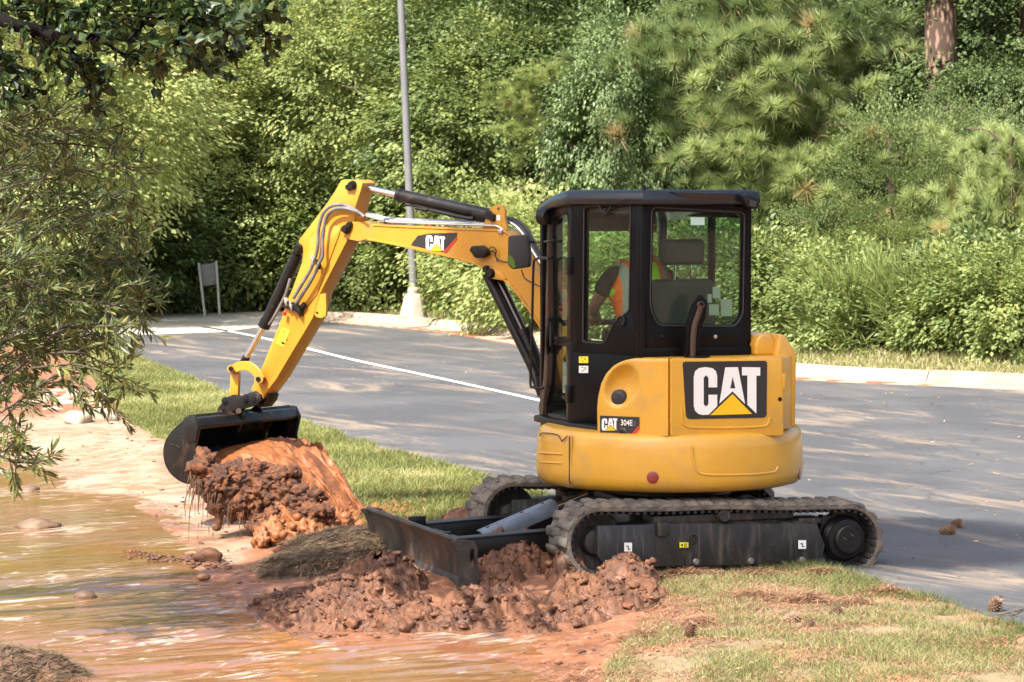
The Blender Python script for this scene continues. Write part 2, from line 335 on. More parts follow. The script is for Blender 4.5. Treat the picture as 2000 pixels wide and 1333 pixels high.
class NT:
    """short hand for node materials"""
    def __init__(s, name):
        s.m = bpy.data.materials.new(name); s.m.use_nodes = True; s.N = s.m.node_tree.nodes; s.L = s.m.node_tree.links; s.b = s.N["Principled BSDF"]; s.g = s.N.new("ShaderNodeNewGeometry")
    def noise(s, scale, detail=5, stretch=(1, 1, 1), rough=.6, dist=0, rot=None):
        n = s.N.new("ShaderNodeTexNoise"); n.inputs["Scale"].default_value = scale; n.inputs["Detail"].default_value = detail; n.inputs["Roughness"].default_value = rough; n.inputs["Distortion"].default_value = dist
        mp = s.N.new("ShaderNodeMapping"); mp.inputs["Scale"].default_value = stretch
        if rot is not None: mp.vector_type = 'TEXTURE'; mp.inputs["Scale"].default_value = [1 / q for q in stretch]; mp.inputs["Rotation"].default_value = (0, 0, R(rot))
        s.L.new(s.g.outputs["Position"], mp.inputs["Vector"]); s.L.new(mp.outputs[0], n.inputs["Vector"]); return n.outputs[0]
    def rng(s, x, a, b, c=0., d=1.):
        r = s.N.new("ShaderNodeMapRange"); r.interpolation_type = 'SMOOTHSTEP'
        for k, q in enumerate((a, b, c, d)): r.inputs[k + 1].default_value = q
        s.L.new(x, r.inputs[0]); return r.outputs[0]
    def mix(s, f, A, B):
        x = s.N.new("ShaderNodeMix"); x.data_type = 'RGBA'
        if isinstance(f, (int, float)): x.inputs[0].default_value = f
        else: s.L.new(f, x.inputs[0])
        for k, q in ((6, A), (7, B)):
            if isinstance(q, tuple): x.inputs[k].default_value = (*q, 1)
            else: s.L.new(q, x.inputs[k])
        return x.outputs[2]
    def attr(s, n): a = s.N.new("ShaderNodeAttribute"); a.attribute_name = n; return a.outputs["Fac"]
    def math(s, op, a, b):
        x = s.N.new("ShaderNodeMath"); x.operation = op
        for k, q in ((0, a), (1, b)):
            if isinstance(q, (int, float)): x.inputs[k].default_value = q
            else: s.L.new(q, x.inputs[k])
        return x.outputs[0]
    def bump(s, h, st, dist=.02):
        b = s.N.new("ShaderNodeBump"); b.inputs["Strength"].default_value = st; b.inputs["Distance"].default_value = dist; s.L.new(h, b.inputs["Height"]); s.L.new(b.outputs[0], s.b.inputs["Normal"]); return b
    def set(s, name, v):
        if isinstance(v, (int, float)): s.b.inputs[name].default_value = v
        elif isinstance(v, tuple): s.b.inputs[name].default_value = (*v, 1)
        else: s.L.new(v, s.b.inputs[name])
g = NT("clay_soil_and_turf_ground")
clay = g.mix(g.rng(g.noise(3.5, 8), .35, .65), (.25, .10, .045), (.155, .066, .034)); clay = g.mix(g.rng(g.noise(22, 5), .5, .75), clay, (.37, .20, .12))
pale = g.mix(g.rng(g.noise(5, 8, (1, 3, 1)), .38, .62), (.31, .225, .15), (.23, .115, .06)); pale = g.mix(g.rng(g.noise(1.4, 4), .45, .7), pale, (.33, .255, .185))
turf = g.mix(g.rng(g.noise(4, 6), .35, .65), (.13, .12, .045), (.24, .17, .10)); turf = g.mix(g.rng(g.noise(1.3, 5), .5, .62), turf, (.34, .17, .09))
col = g.mix(g.attr("flat"), clay, pale); col = g.mix(g.attr("grass"), col, turf); col = g.mix(g.attr("verge"), col, (.20, .19, .07))
wood = g.mix(g.rng(g.noise(2, 6), .4, .6), (.045, .030, .018), (.09, .055, .03)); col = g.mix(g.attr("wood"), col, wood)
g.set("Base Color", col); wet = g.math('MULTIPLY', g.attr("wet"), g.rng(g.noise(3, 4), .3, .62)); g.set("Roughness", g.rng(wet, 0, 1, .85, .22)); g.bump(g.noise(55, 6), .5, .015)
gr = struct(link("ground", mesh_np("ground", np.c_[GP, GH], GF, g.m, True, dict(grass=a_grass, flat=a_flat, wet=a_wet, wood=a_wood, verge=a_fg))))
# road sheet: strip between the two edges
r = NT("worn_asphalt_with_dried_mud")
asp = r.mix(r.rng(r.noise(.55, 5, (1, 1, 1)), .4, .62), (.043, .044, .048), (.072, .072, .075)); asp = r.mix(r.rng(r.noise(90, 3), .45, .7), asp, (.11, .109, .11))
dust = r.noise(.9, 10, (.35, 1.5, 1), .74, .7, rot=-62); dm = r.rng(dust, .485, .66)
dust2 = r.noise(.28, 4, (.5, 1.3, 1), rot=-60); dm = r.math('MULTIPLY', dm, r.rng(dust2, .36, .58, .15, .85))
asp = r.mix(dm, asp, (.30, .225, .155)); streak = r.noise(3.0, 6, (.14, 2.2, 1), .7, rot=-66); asp = r.mix(r.rng(streak, .62, .78, 0, .6), asp, (.24, .19, .145))
vo = r.N.new("ShaderNodeTexVoronoi"); vo.feature = 'DISTANCE_TO_EDGE'; vo.inputs["Scale"].default_value = .42
nn_w = r.N.new("ShaderNodeTexNoise"); nn_w.inputs["Scale"].default_value = 1.3; nn_w.inputs["Detail"].default_value = 6; r.L.new(r.g.outputs["Position"], nn_w.inputs["Vector"])
va = r.N.new("ShaderNodeVectorMath"); va.operation = 'ADD'; r.L.new(r.g.outputs["Position"], va.inputs[0]); r.L.new(nn_w.outputs["Color"], va.inputs[1]); r.L.new(va.outputs[0], vo.inputs["Vector"])
asp = r.mix(r.rng(vo.outputs["Distance"], .0, .009, .55, 0), asp, (.035, .032, .03))
r.set("Base Color", asp); r.set("Roughness", .72); r.bump(r.noise(140, 3), .35, .006)
NE = np.array(near_edge); FE = np.array(far_edge)[::-1]
def resample(A, n):
    d = np.r_[0, np.cumsum(np.linalg.norm(np.diff(A, axis=0), axis=1))]; t = np.linspace(0, d[-1], n); return np.stack([np.interp(t, d, A[:, k]) for k in (0, 1)], 1)
n_ = 240; A = resample(NE, n_); B = resample(FE, n_); m_ = 10
A = A + .035 * (fbm(np.c_[A, A[:, 0] * 0] * 3, 3, 77)[:, None] - .5) * 2
V = np.concatenate([np.c_[A * (1 - k / m_) + B * k / m_, np.zeros(n_)] for k in range(m_ + 1)]); ii, jj = np.meshgrid(np.arange(n_ - 1), np.arange(m_)); b_ = (jj * n_ + ii).ravel()
struct(link("road", mesh_np("road", V, np.stack([b_, b_ + n_, b_ + n_ + 1, b_ + 1], 1)[:, ::-1], r.m)))
# pale side road
c = NT("pale_dusty_concrete"); c.set("Base Color", c.mix(c.rng(c.noise(.5, 6, (.4, 1.4, 1)), .4, .65), (.46, .43, .38), (.34, .31, .27))); c.set("Roughness", .8)
me = bpy.data.meshes.new("side_road"); me.from_pydata([(a, b, .006) for a, b in pale_poly], [], [tuple(range(len(pale_poly)))]); me.materials.append(c.m); struct(link("side_road", me))
# centre line
WLn = densify(plan([(395, 639), (430, 645), (500, 658), (580, 677), (700, 706), (850, 738), (1048, 782), (1200, 818)]), 8); Wn = np.array(WLn); T = np.gradient(Wn, axis=0); T /= np.linalg.norm(T, axis=1)[:, None]; Nn = np.c_[-T[:, 1], T[:, 0]]
V = np.r_[np.c_[Wn + Nn * .05, np.full(len(Wn), .006)], np.c_[Wn - Nn * .05, np.full(len(Wn), .006)]]; k = np.arange(len(Wn) - 1); L_ = len(Wn)
lm = NT("worn_white_road_paint"); lm.set("Base Color", lm.mix(lm.rng(lm.noise(14, 6), .52, .72), (.80, .80, .76), (.30, .29, .28))); lm.set("Roughness", .6)
struct(link("road_marking", mesh_np("road_marking", V, np.stack([k, k + 1, L_ + k + 1, L_ + k], 1), lm.m)))
# kerb in cast sections, each a piece with joints
kc = NT("kerb_concrete"); kc.set("Base Color", kc.mix(kc.rng(kc.noise(2.2, 7), .38, .66), (.36, .29, .22), (.24, .185, .135))); kc.set("Roughness", .85); kc.bump(kc.noise(30, 5), .4, .01)
KB = bpy.data.objects.new("kerb", None); COL.objects.link(KB); KB['kind'] = 'structure'; ORG[KB] = np.zeros(3)
FEr = resample(np.array(far_edge), 400); d_ = np.r_[0, np.cumsum(np.linalg.norm(np.diff(FEr, axis=0), axis=1))]
tot = d_[-1]; seg = 3.0; kprof = [(-.02, -.06), (-.02, .010), (.40, .020), (.47, .045), (.53, .125), (.57, .145), (.68, .150), (.70, .13), (.70, -.06)]
pos = 0
while pos < tot - 1:
    e = min(pos + seg, tot); ts = np.linspace(pos + .008, e - .008, 7); C_ = np.stack([np.interp(ts, d_, FEr[:, q]) for q in (0, 1)], 1); Tn = np.gradient(C_, axis=0); Tn /= np.linalg.norm(Tn, axis=1)[:, None]
    Nm = np.c_[Tn[:, 1], -Tn[:, 0]]   # away from the road (path runs right to left)
    V = [np.r_[C_[i] + Nm[i] * o, z + .006 * math.sin(pos)] for i in range(7) for o, z in kprof]; q = len(kprof)
    F = [(i * q + a, i * q + (a + 1) % q, (i + 1) * q + (a + 1) % q, (i + 1) * q + a) for i in range(6) for a in range(q)] + [tuple(range(q))[::-1], tuple(range(6 * q, 7 * q))]
    if np.linalg.norm(C_[3]) < 75: mk("kerb_section", (V, F), kc.m, KB, ang=40)
    pos = e
# low brown edge beyond the side road
be = densify(plan([(-900, 643), (-200, 630), (130, 617), (330, 607), (520, 601), (720, 596)], 0), 5); BE = np.array(be); mk_ = []
for i in range(len(BE) - 1):
    a = BE[i]; b = BE[i + 1]
    if a[1] > 75: continue
    t = (b - a) / np.linalg.norm(b - a); n = V3(-t[1], t[0], 0)
    mk_.append(prism([V3(*a, -.02), V3(*a, .10) + n * .05, V3(*a, .13) + n * .3, V3(*a, .05) + n * 2.0], V3(*(b - a), 0)))
struct(mk("far_verge_edge", mk_, mat("dry_pine_straw_edge", (.40, .31, .20), .9, c2=(.25, .19, .11), nscale=3), None, smooth=False))

# ================================================================== trees and undergrowth
def leaf_mesh(name, pos, dirs, nrm, length, width, tint, cup=.25, pointy=.55, mt=None):
    """six-corner leaves folded along the middle: 4 triangles each as 2 quads"""
    n = len(pos); dirs = dirs / np.linalg.norm(dirs, axis=1)[:, None]; side = np.cross(dirs, nrm); side /= np.linalg.norm(side, axis=1)[:, None] + 1e-9; up = np.cross(side, dirs)
    L_ = length[:, None]; W_ = width[:, None] / 2
    a = pos; b = pos + dirs * L_; m1 = pos + dirs * L_ * (1 - pointy) + side * W_ + up * W_ * cup; m2 = pos + dirs * L_ * (1 - pointy) - side * W_ + up * W_ * cup
    V = np.stack([a, m1, b, m2], 1).reshape(-1, 3); k = np.arange(n) * 4; F = np.stack([k, k + 1, k + 2, k, k + 2, k + 3], 1).reshape(-1, 3)
    return mesh_np(name, V, F, mt, False, dict(tint=np.repeat(tint, 4)))
def unit(n, rng): v = rng.normal(size=(n, 3)); return v / np.linalg.norm(v, axis=1)[:, None]
def crown(name, seed, rad, nclump, per, ll, lw, cl=(.42, .42, .22), inner=.2, lump=.35, up=.8, droop=.3, bottom=-.9, hole=0.):
    rng = np.random.default_rng(seed); d = unit(nclump * 3, rng); d = d[d[:, 2] > bottom][:nclump]; n = len(d)
    f = 1 - lump + 2 * lump * (fbm(d * 1.8 + seed, 3, seed)); rr = np.where(rng.random(n) < inner, rng.uniform(.4, .85, n), rng.uniform(.86, 1.04, n)) * f
    C = d * rr[:, None] * np.array(rad); idx = np.repeat(np.arange(n), per); N_ = len(idx)
    csz = rng.uniform(.6, 1.35, n)[idx][:, None]; q = unit(N_, rng) * rng.random((N_, 1)) ** .45 * np.array(cl) * csz
    out = d[idx]; q = q + out * rng.uniform(-.1, .3, (N_, 1)) - np.array([0, 0, 1.]) * (np.linalg.norm(q[:, :2], axis=1) ** 2)[:, None] * .5
    P = C[idx] + q; dirs = q * 1.2 + out * .5 + unit(N_, rng) * .45; dirs[:, 2] -= droop
    nr = unit(N_, rng) * .55 + out * .75; nr[:, 2] += up
    s = rng.uniform(.65, 1.25, N_); t = np.clip(.5 + .28 * (rng.random(n)[idx] - .5) * 2 + .3 * (rng.random(N_) - .5), 0, .95); t = np.where(rng.random(N_) < .012, 1.0, t)
    return leaf_mesh(name, P, dirs, nr, ll * s, lw * s, t)
def needle_mesh(name, P, D, length, width, tint):
    n = len(P); s = np.cross(D, np.array([.3, .2, .93])); s /= np.linalg.norm(s, axis=1)[:, None] + 1e-9; W_ = width[:, None] / 2; E_ = P + D * length[:, None]; E_[:, 2] -= .12 * length
    V = np.stack([P - s * W_, P + s * W_, E_], 1).reshape(-1, 3); return mesh_np(name, V, np.arange(3 * n).reshape(-1, 3), None, False, dict(tint=np.repeat(tint, 3)))
def pine_crown(name, seed, rad, ntuft, per=90, nl=.37):
    rng = np.random.default_rng(seed); d = unit(ntuft * 2, rng); d = d[d[:, 2] > -.85][:ntuft]; n = len(d); f = .72 + .5 * fbm(d * 2.2 + seed, 2, seed)
    nb = max(6, n // 7); bi = rng.integers(0, nb, n); bd = unit(nb, rng); bc = bd * np.array(rad) * rng.uniform(.55, 1.0, (nb, 1)); bf = bd * [1, 1, .35]; bf /= np.linalg.norm(bf, axis=1)[:, None]
    C = bc[bi] + bf[bi] * rng.uniform(-.85, .5, (n, 1)) + unit(n, rng) * [.55, .55, .22]; A = bf[bi] * .7 + unit(n, rng) * .45 + np.array([0, 0, .55]); A /= np.linalg.norm(A, axis=1)[:, None]
    idx = np.repeat(np.arange(n), per); N_ = len(idx); al = rng.uniform(0, .16, N_)
    D = unit(N_, rng); dt = np.sum(D * A[idx], 1); D = D + A[idx] * .85; D /= np.linalg.norm(D, axis=1)[:, None]
    tone = rng.random(n)[idx]; t = np.clip(.05 + .75 * tone + .3 * (rng.random(N_) - .5), 0, .94); br = rng.random(n)[idx] < .012; t = np.where(br | (rng.random(N_) < .05), 1.0, t)
    return needle_mesh(name, C[idx] - A[idx] * al[:, None], D, nl * rng.uniform(.7, 1.1, N_), np.full(N_, .015), t)
LM_ = dict(
    fresh=leafmat("fresh_green_leaves", (.16, .21, .065), (.38, .43, .17), (.46, .40, .16), .45),
    mid=leafmat("mid_green_leaves", (.11, .16, .045), (.30, .36, .13), (.38, .33, .10), .40),
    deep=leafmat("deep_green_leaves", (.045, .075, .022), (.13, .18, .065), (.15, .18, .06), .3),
    yellowing=leafmat("yellowing_leaves", (.16, .20, .055), (.38, .41, .14), (.72, .46, .08), .42),
    olive=leafmat("olive_green_leaves", (.18, .23, .07), (.42, .47, .19), (.42, .38, .14), .42),
    pine=leafmat("pine_needles", (.13, .19, .075), (.30, .37, .16), (.36, .29, .15), .35, .5),
    pinelight=leafmat("bright_pine_needles", (.17, .23, .075), (.36, .43, .17), (.42, .36, .16), .38, .5),
    cedar=leafmat("cedar_sprays", (.085, .125, .045), (.21, .27, .10), (.34, .30, .10), .32),
    ivy=leafmat("ivy_leaves", (.055, .095, .035), (.17, .24, .09), (.33, .38, .15), .3, .4))
bark = mat("brown_bark", (.16, .105, .07), .9, c2=(.07, .05, .04), nscale=9, bump=.8, bscale=18)
pbark = NT("scaly_pine_bark"); v1 = pbark.N.new("ShaderNodeTexVoronoi"); v1.inputs["Scale"].default_value = 13; mp_ = pbark.N.new("ShaderNodeMapping"); mp_.inputs["Scale"].default_value = (1, 1, .33); pbark.L.new(pbark.g.outputs["Position"], mp_.inputs[0]); pbark.L.new(mp_.outputs[0], v1.inputs["Vector"])
pbark.set("Base Color", pbark.mix(pbark.rng(v1.outputs["Distance"], .25, .55), (.27, .175, .13), (.07, .042, .03))); pbark.set("Roughness", .9); pbark.bump(v1.outputs["Distance"], -.9, .03)
MESH = {}
MESH['d1'] = crown("crown", 11, (2.7, 2.3, 2.9), 640, 74, .10, .068, lump=.42)
MESH['d2'] = crown("crown", 12, (2.5, 2.2, 3.3), 640, 70, .098, .064, cl=(.5, .5, .2), lump=.45)
MESH['d3'] = crown("crown", 13, (2.3, 2.0, 2.4), 500, 78, .098, .07, cl=(.38, .38, .26), lump=.5, droop=.6)
MESH['small'] = crown("foliage", 14, (1.0, .8, .85), 110, 60, .085, .05, cl=(.24, .24, .2), lump=.4, bottom=-.7)
MESH['reed'] = crown("foliage", 15, (.9, .7, .6), 80, 40, .20, .022, cl=(.22, .22, .25), lump=.4, bottom=-.6, up=.3, droop=-.35)
MESH['cedar'] = crown("crown", 16, (1.5, 1.2, 2.0), 620, 70, .055, .03, cl=(.20, .20, .16), lump=.45, up=.3, droop=-.5)
MESH['p1'] = pine_crown("crown", 21, (2.6, 1.8, 2.9), 560, 170)
MESH['p2'] = pine_crown("crown", 22, (2.0, 1.5, 2.2), 380, 170)
def trunk_mesh(seed, h, r0, lean=.2, limbs=9, crownr=2.3, z0=.25):
    rng = random.Random(seed); top_ = V3(rng.uniform(-lean, lean), rng.uniform(-lean, lean), h); base = V3(0, 0, -.2); pts = [base, base * .5 + top_ * .25 + V3(rng.uniform(-.1, .1), 0, 0), top_ * .6, top_]
    sh = [tube(pts, [r0 * 1.25, r0, r0 * .75, r0 * .25], 10, 4)]
    for k in range(limbs):
        t = z0 + (1 - z0) * (k + rng.random()) / limbs; p = top_ * t; a = rng.uniform(0, 6.28); L_ = crownr * rng.uniform(.5, .95) * (1.15 - t * .5); q = p + V3(math.cos(a) * L_, math.sin(a) * L_, L_ * rng.uniform(.1, .6))
        sh.append(tube([p, (p + q) / 2 + V3(0, 0, .12), q], [r0 * .35, r0 * .2, .012], 6, 3))
    return sh
def tree(name, label, cat, u, v, Y, mesh, lm, sc=(1, 1, 1), rot=0., zc=None, tr=.13, group=None, h=None, barkm=None):
    """u,v: where the crown's middle shows; the trunk comes down to the ground below it"""
    c = onY(u, v, Y); X = c[0]; gz = float(ground_h([(X, Y)], False)[0]); t = thing(name, (X, Y, gz), label, cat, group)
    o = link("crown", MESH[mesh], t, (0, 0, c[2] - gz)); o.scale = sc; o.rotation_euler = (0, 0, rot)
    if o.data.materials: pass
    else: o.data.materials.append(None)
    o.material_slots[0].link = 'OBJECT'; o.material_slots[0].material = LM_[lm]
    hh = h or (c[2] - gz + 1.6 * sc[2]); sh = [([q + V3(X, Y, gz) for q in vv], ff) for vv, ff in trunk_mesh(int(u * 7 + Y), hh, tr, crownr=2.0 * sc[0])]
    mk("trunk", sh, barkm or bark, t); return t
# front row, left to right -------------------------------------------------
T_ = tree
T_("willow_oak", "pale sunlit tree at the far left behind the dark hanging leaves", "tree", 60, 170, 50, 'd1', 'olive', (1.05, 1, .95), .3)
T_("broadleaf_tree", "sunny yellow-green tree above the shaded gap left of the blank sign", "tree", 250, 150, 56, 'd2', 'yellowing', (.95, .9, .62), 1.2)
T_("broadleaf_tree", "small tree with golden yellow leaves hanging over the dark gap", "tree", 335, 345, 58, 'd3', 'yellowing', (.58, .6, .66), 2.2, tr=.08)
T_("pine_tree", "soft blue-green pine rising left of the lamp post", "pine", 520, 130, 60, 'p1', 'pine', (1.05, 1, .95), .5)
T_("pine_tree", "second soft pine leaning behind the boom tip", "pine", 640, 30, 62, 'p2', 'pinelight', (1, 1, 1), 2.9)
T_("broadleaf_tree", "light green tree whose lowest branches overhang the gap right of the blank sign", "tree", 520, 430, 57, 'd3', 'fresh', (.82, .8, .72), .9)
T_("broadleaf_tree", "bright leafy tree directly behind the lamp post", "tree", 735, 190, 57, 'd1', 'fresh', (.95, .9, 1.05), 4.0)
T_("broadleaf_tree", "low spreading tree behind the upper end of the stick", "tree", 700, 470, 58, 'd2', 'fresh', (.72, .7, .42), 2.5, tr=.09)
T_("sweetgum_tree", "mid green star-leaved tree between the lamp post and the cab", "tree", 960, 330, 54, 'd1', 'mid', (1.0, .9, .95), 5.1)
T_("broadleaf_tree", "tall green tree above the boom with shaded hollows", "tree", 1010, 60, 56, 'd2', 'mid', (1.0, .9, .8), 3.3)
T_("pine_tree", "small young pine poking out left above the cab", "pine", 1075, 210, 50, 'p2', 'pinelight', (.55, .6, .40), 1.6, tr=.07)
T_("ivy_clad_tree", "dark tree covered in round-leaved ivy right above the cab roof", "tree", 1215, 290, 49, 'd3', 'ivy', (.62, .6, .95), 1.9)
T_("pine_tree", "broad loblolly pine filling the slope above the cab", "pine", 1450, 150, 47, 'p1', 'pine', (1.15, 1, .92), 2.0)
T_("pine_tree", "loblolly pine with drooping tufts just right of the cab", "pine", 1570, 330, 45, 'p1', 'pinelight', (.80, .9, .72), 4.2)
T_("pine_tree", "lower pine with a dead brown tuft beside the cab window", "pine", 1510, 470, 46, 'p2', 'pine', (.62, .8, .55), .4, tr=.09)
T_("cedar_tree", "dense fine-leaved cedar right of the pines", "cedar", 1760, 430, 44, 'cedar', 'cedar', (.95, 1, .80), .7, tr=.1)
T_("cedar_tree", "second cedar climbing below the big bare trunk", "cedar", 1850, 372, 46, 'cedar', 'cedar', (1.0, 1, .62), 2.4, tr=.1)
T_("pine_tree", "bright young pine at the right edge above the verge", "pine", 1985, 420, 42.5, 'p2', 'pinelight', (.62, .8, .72), 3.6, tr=.08)
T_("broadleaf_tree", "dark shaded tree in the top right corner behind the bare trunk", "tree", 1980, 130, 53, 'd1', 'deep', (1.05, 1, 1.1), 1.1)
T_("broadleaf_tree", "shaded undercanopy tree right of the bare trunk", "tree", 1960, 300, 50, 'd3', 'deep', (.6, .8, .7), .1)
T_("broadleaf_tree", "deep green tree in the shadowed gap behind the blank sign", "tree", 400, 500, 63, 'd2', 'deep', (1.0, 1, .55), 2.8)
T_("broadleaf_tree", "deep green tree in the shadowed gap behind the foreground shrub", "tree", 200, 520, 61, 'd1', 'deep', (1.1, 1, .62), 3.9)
T_("cedar_tree", "low cedar just right of the cab above the verge", "cedar", 1620, 545, 43.5, 'cedar', 'cedar', (.75, .8, .55), 1.5, tr=.07)
T_("cedar_tree", "low cedar in the middle of the right-hand bank", "cedar", 1750, 560, 43, 'cedar', 'mid', (.80, .8, .50), 3.1, tr=.07)
T_("cedar_tree", "low cedar near the right edge behind the undergrowth", "cedar", 1890, 545, 43, 'cedar', 'cedar', (.80, .8, .55), 4.6, tr=.07)
# big bare pine trunk
c = onY(1838, 150, 51); gz = float(ground_h([(c[0], 51)], False)[0]); bt = thing("pine_tree", (c[0], 51, gz), "tall pine with a thick bare scaly trunk at the top right", "pine")
mk("trunk", tube([V3(c[0] + .05, 51, gz - .2), V3(c[0], 51, 3), V3(c[0] - .02, 51, 6), V3(c[0] - .05, 51, 11)], [.31, .285, .27, .2], 20, 5), pbark.m, bt)
o = link("crown", MESH['p1'], bt, (0, 0, 12.0 - gz)); o.material_slots[0].link = 'OBJECT'; o.material_slots[0].material = LM_['pine']
# rows behind, closing the wood
rg = random.Random(5); k = 0
for row, (Y, n, zc, sc) in enumerate(((66, 15, 3.3, 1.25), (74, 14, 7.6, 1.55), (86, 13, 5.0, 1.9), (96, 12, 10.5, 2.1))):
    for i in range(n):
        w_ = Y * 2000 / F_PX * .5 * 1.35; X = -w_ + 2 * w_ * (i + .5 + rg.uniform(-.2, .2)) / n; yy = Y + rg.uniform(-2, 2); z = zc + rg.uniform(-.6, .6)
        u = 1000 + X / yy * F_PX; v = 337 + (2.6 - z) * F_PX / yy
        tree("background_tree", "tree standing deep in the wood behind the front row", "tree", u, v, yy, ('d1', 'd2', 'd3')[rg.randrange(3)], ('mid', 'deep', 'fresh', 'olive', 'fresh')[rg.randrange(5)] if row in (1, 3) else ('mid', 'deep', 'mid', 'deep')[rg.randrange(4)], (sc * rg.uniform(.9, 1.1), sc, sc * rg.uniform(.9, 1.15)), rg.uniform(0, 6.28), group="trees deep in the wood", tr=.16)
for i in range(6):   # right slope is nearer
    X = 5 + i * 2.6 + rg.uniform(-.3, .3) - 4; yy = 54 + rg.uniform(0, 3)
    tree("background_tree", "tree standing deep in the wood behind the front row", "tree", 1000 + X / yy * F_PX, 337 + (2.6 - 3.2 - (i % 2) * 3.2) * F_PX / yy, yy, ('d1', 'd2')[i % 2], 'deep', (1.1, 1, 1.15), i * 1.3, group="trees deep in the wood", tr=.14)
# undergrowth along the verge
def shrub(label, u, v, z, mesh, lm, s, rot, name="shrub", cat="shrub", group=None):
    p = onz(u, v, .13); X, Y = p[0], p[1]; gz = float(ground_h([(X, Y)], False)[0]); t = thing(name, (X, Y, gz), label, cat, group)
    o = link("foliage", MESH[mesh], t, (0, 0, z)); o.scale = (s, s, s * (.9 if mesh == 'small' else 1)); o.rotation_euler = (0, 0, rot); 
    if not o.data.materials: o.data.materials.append(None)
    o.material_slots[0].link = 'OBJECT'; o.material_slots[0].material = LM_[lm]
    mk("stem", [tube([V3(X, Y, gz - .05), V3(X + .1 * math.cos(a), Y + .1 * math.sin(a), gz + z * .6), V3(X + .35 * math.cos(a + .4), Y + .3 * math.sin(a), gz + z * 1.2)], [.02, .014, .006], 5, 2) for a in (0, 1.6, 3.1, 4.7)], bark, t)
where = ["under the cedar", "at the foot of the pines", "beside the road edge", "behind the cab", "near the lamp post"]
adj = ["bright leafy", "tangled green", "low spreading", "dark rounded", "loose pale", "dense small-leaved", "sunlit", "half-shaded", "broad", "narrow upright", "straggling", "vine-covered"]
UG = [(1590, 668, .35, 'reed', 'fresh', .9), (1640, 682, .5, 'small', 'mid', 1.0), (1700, 688, .45, 'reed', 'mid', 1.0), (1740, 670, .5, 'small', 'mid', 1.0), (1790, 690, .5, 'reed', 'mid', 1.0), (1830, 684, .5, 'small', 'mid', .9), (1880, 694, .55, 'small', 'mid', 1.0),
      (1925, 690, .6, 'small', 'deep', 1.1), (1975, 702, .5, 'small', 'mid', .95), (2020, 700, .6, 'small', 'mid', 1.1), (1600, 650, .5, 'small', 'deep', 1.0), (1680, 650, .7, 'small', 'mid', 1.1), (1560, 660, .3, 'small', 'deep', .8), (1840, 655, .7, 'reed', 'mid', 1.1), (1900, 655, .7, 'small', 'deep', 1.1),
      (1500, 672, .5, 'small', 'mid', 1.1), (1400, 668, .6, 'small', 'deep', 1.2), (1300, 660, .6, 'small', 'mid', 1.2), (1200, 652, .6, 'small', 'fresh', 1.2), (1120, 644, .6, 'small', 'mid', 1.2), (1040, 638, .7, 'small', 'olive', 1.3),
      (985, 622, .7, 'small', 'mid', 1.2), (935, 612, .8, 'small', 'olive', 1.3), (720, 600, .6, 'small', 'mid', 1.1), (850, 598, .8, 'small', 'deep', 1.3), (800, 594, .7, 'small', 'deep', 1.4), (740, 594, .8, 'small', 'deep', 1.4), (680, 593, .7, 'small', 'mid', 1.4), (905, 602, .9, 'small', 'mid', 1.5),
      (300, 597, .7, 'small', 'deep', 1.5), (360, 594, .6, 'small', 'mid', 1.4), (470, 590, .6, 'small', 'deep', 1.4), (530, 592, .7, 'small', 'mid', 1.4), (600, 590, .8, 'small', 'mid', 1.5), (210, 600, .7, 'small', 'deep', 1.5), (120, 606, .8, 'small', 'mid', 1.5), (40, 610, .9, 'small', 'deep', 1.6), (-40, 612, 1.0, 'small', 'mid', 1.7), (420, 588, 1.2, 'small', 'deep', 1.6)]
for i, (u, v, z, me_, lm, s) in enumerate(UG):
    place = ("on the verge right of the excavator" if u > 1550 else "hidden behind the excavator cab" if u > 1030 else "behind the boom, right of the lamp post" if u > 815 else "just left of the lamp post base" if u > 650 else "in the shade around the blank sign" if u > 280 else "behind the foreground shrub at left")
    kind = ("long-bladed" if me_ == 'reed' else "") ; shrub((adj[i % 12] + " " + kind + " undergrowth bush " + place).replace("  ", " "), u, v, z * (s if s > 1.2 else 1), me_, lm, s, i * 1.37)

# ================================================================== lamp post and sign
b = onz(808, 618, .14); X, Y = b[0], b[1]; pc = mat("grey_painted_pole", (.17, .173, .18), .45, c2=(.135, .138, .145), nscale=3)
LPo = thing("lamp_post", (X, Y, .12), "tall grey lamp post leaning slightly on a tapered concrete base", "lamp post")
q = onY(808, 570, Y); tp_ = onY(783, 0, Y); dd = (tp_ - q) / np.linalg.norm(tp_ - q)
s0 = Y / F_PX
conc = mat("weathered_concrete", (.40, .35, .28), .9, c2=(.29, .25, .20), nscale=2.5, bump=.4, bscale=14)
mk("concrete_base", [lathe(V3(X, Y, .08), UZ_ if False else V3(0, 0, 1), [(27 * s0 * 1.1, 0), (25.5 * s0 * 1.1, .06), (16 * s0 * 1.15, .42), (14 * s0, .45)], 8)], conc, LPo, bevel=.015, ang=30)
mk("pole", tube([q - dd * .1, q + dd * 2.5, q + dd * 5, q + dd * 9], [8.3 * s0, 7.6 * s0, 6.9 * s0, 5.4 * s0], 16, sm=False), pc, LPo)
mk("pole_collar", lathe(q - V3(0, 0, .06), V3(0, 0, 1), [(11 * s0, 0), (12 * s0, .03), (12 * s0, .10), (9 * s0, .14)], 16), conc, LPo)
e_ = q + dd * 9; mk("lamp_head", [box(e_ + V3(.5, 0, .05), 1.0, .3, .14), cyl(e_, e_ + V3(.3, 0, .1), .05)], pc, LPo, bevel=.03)
b = onz(415, 611, .1); Y = b[1]; gm = mat("galvanised_steel", (.16, .165, .17), .5, 0, c2=(.11, .115, .115), nscale=8)
SG = thing("blank_sign", (b[0], Y, .1), "blank grey back of a small sign on two white posts at the wood's edge", "sign")
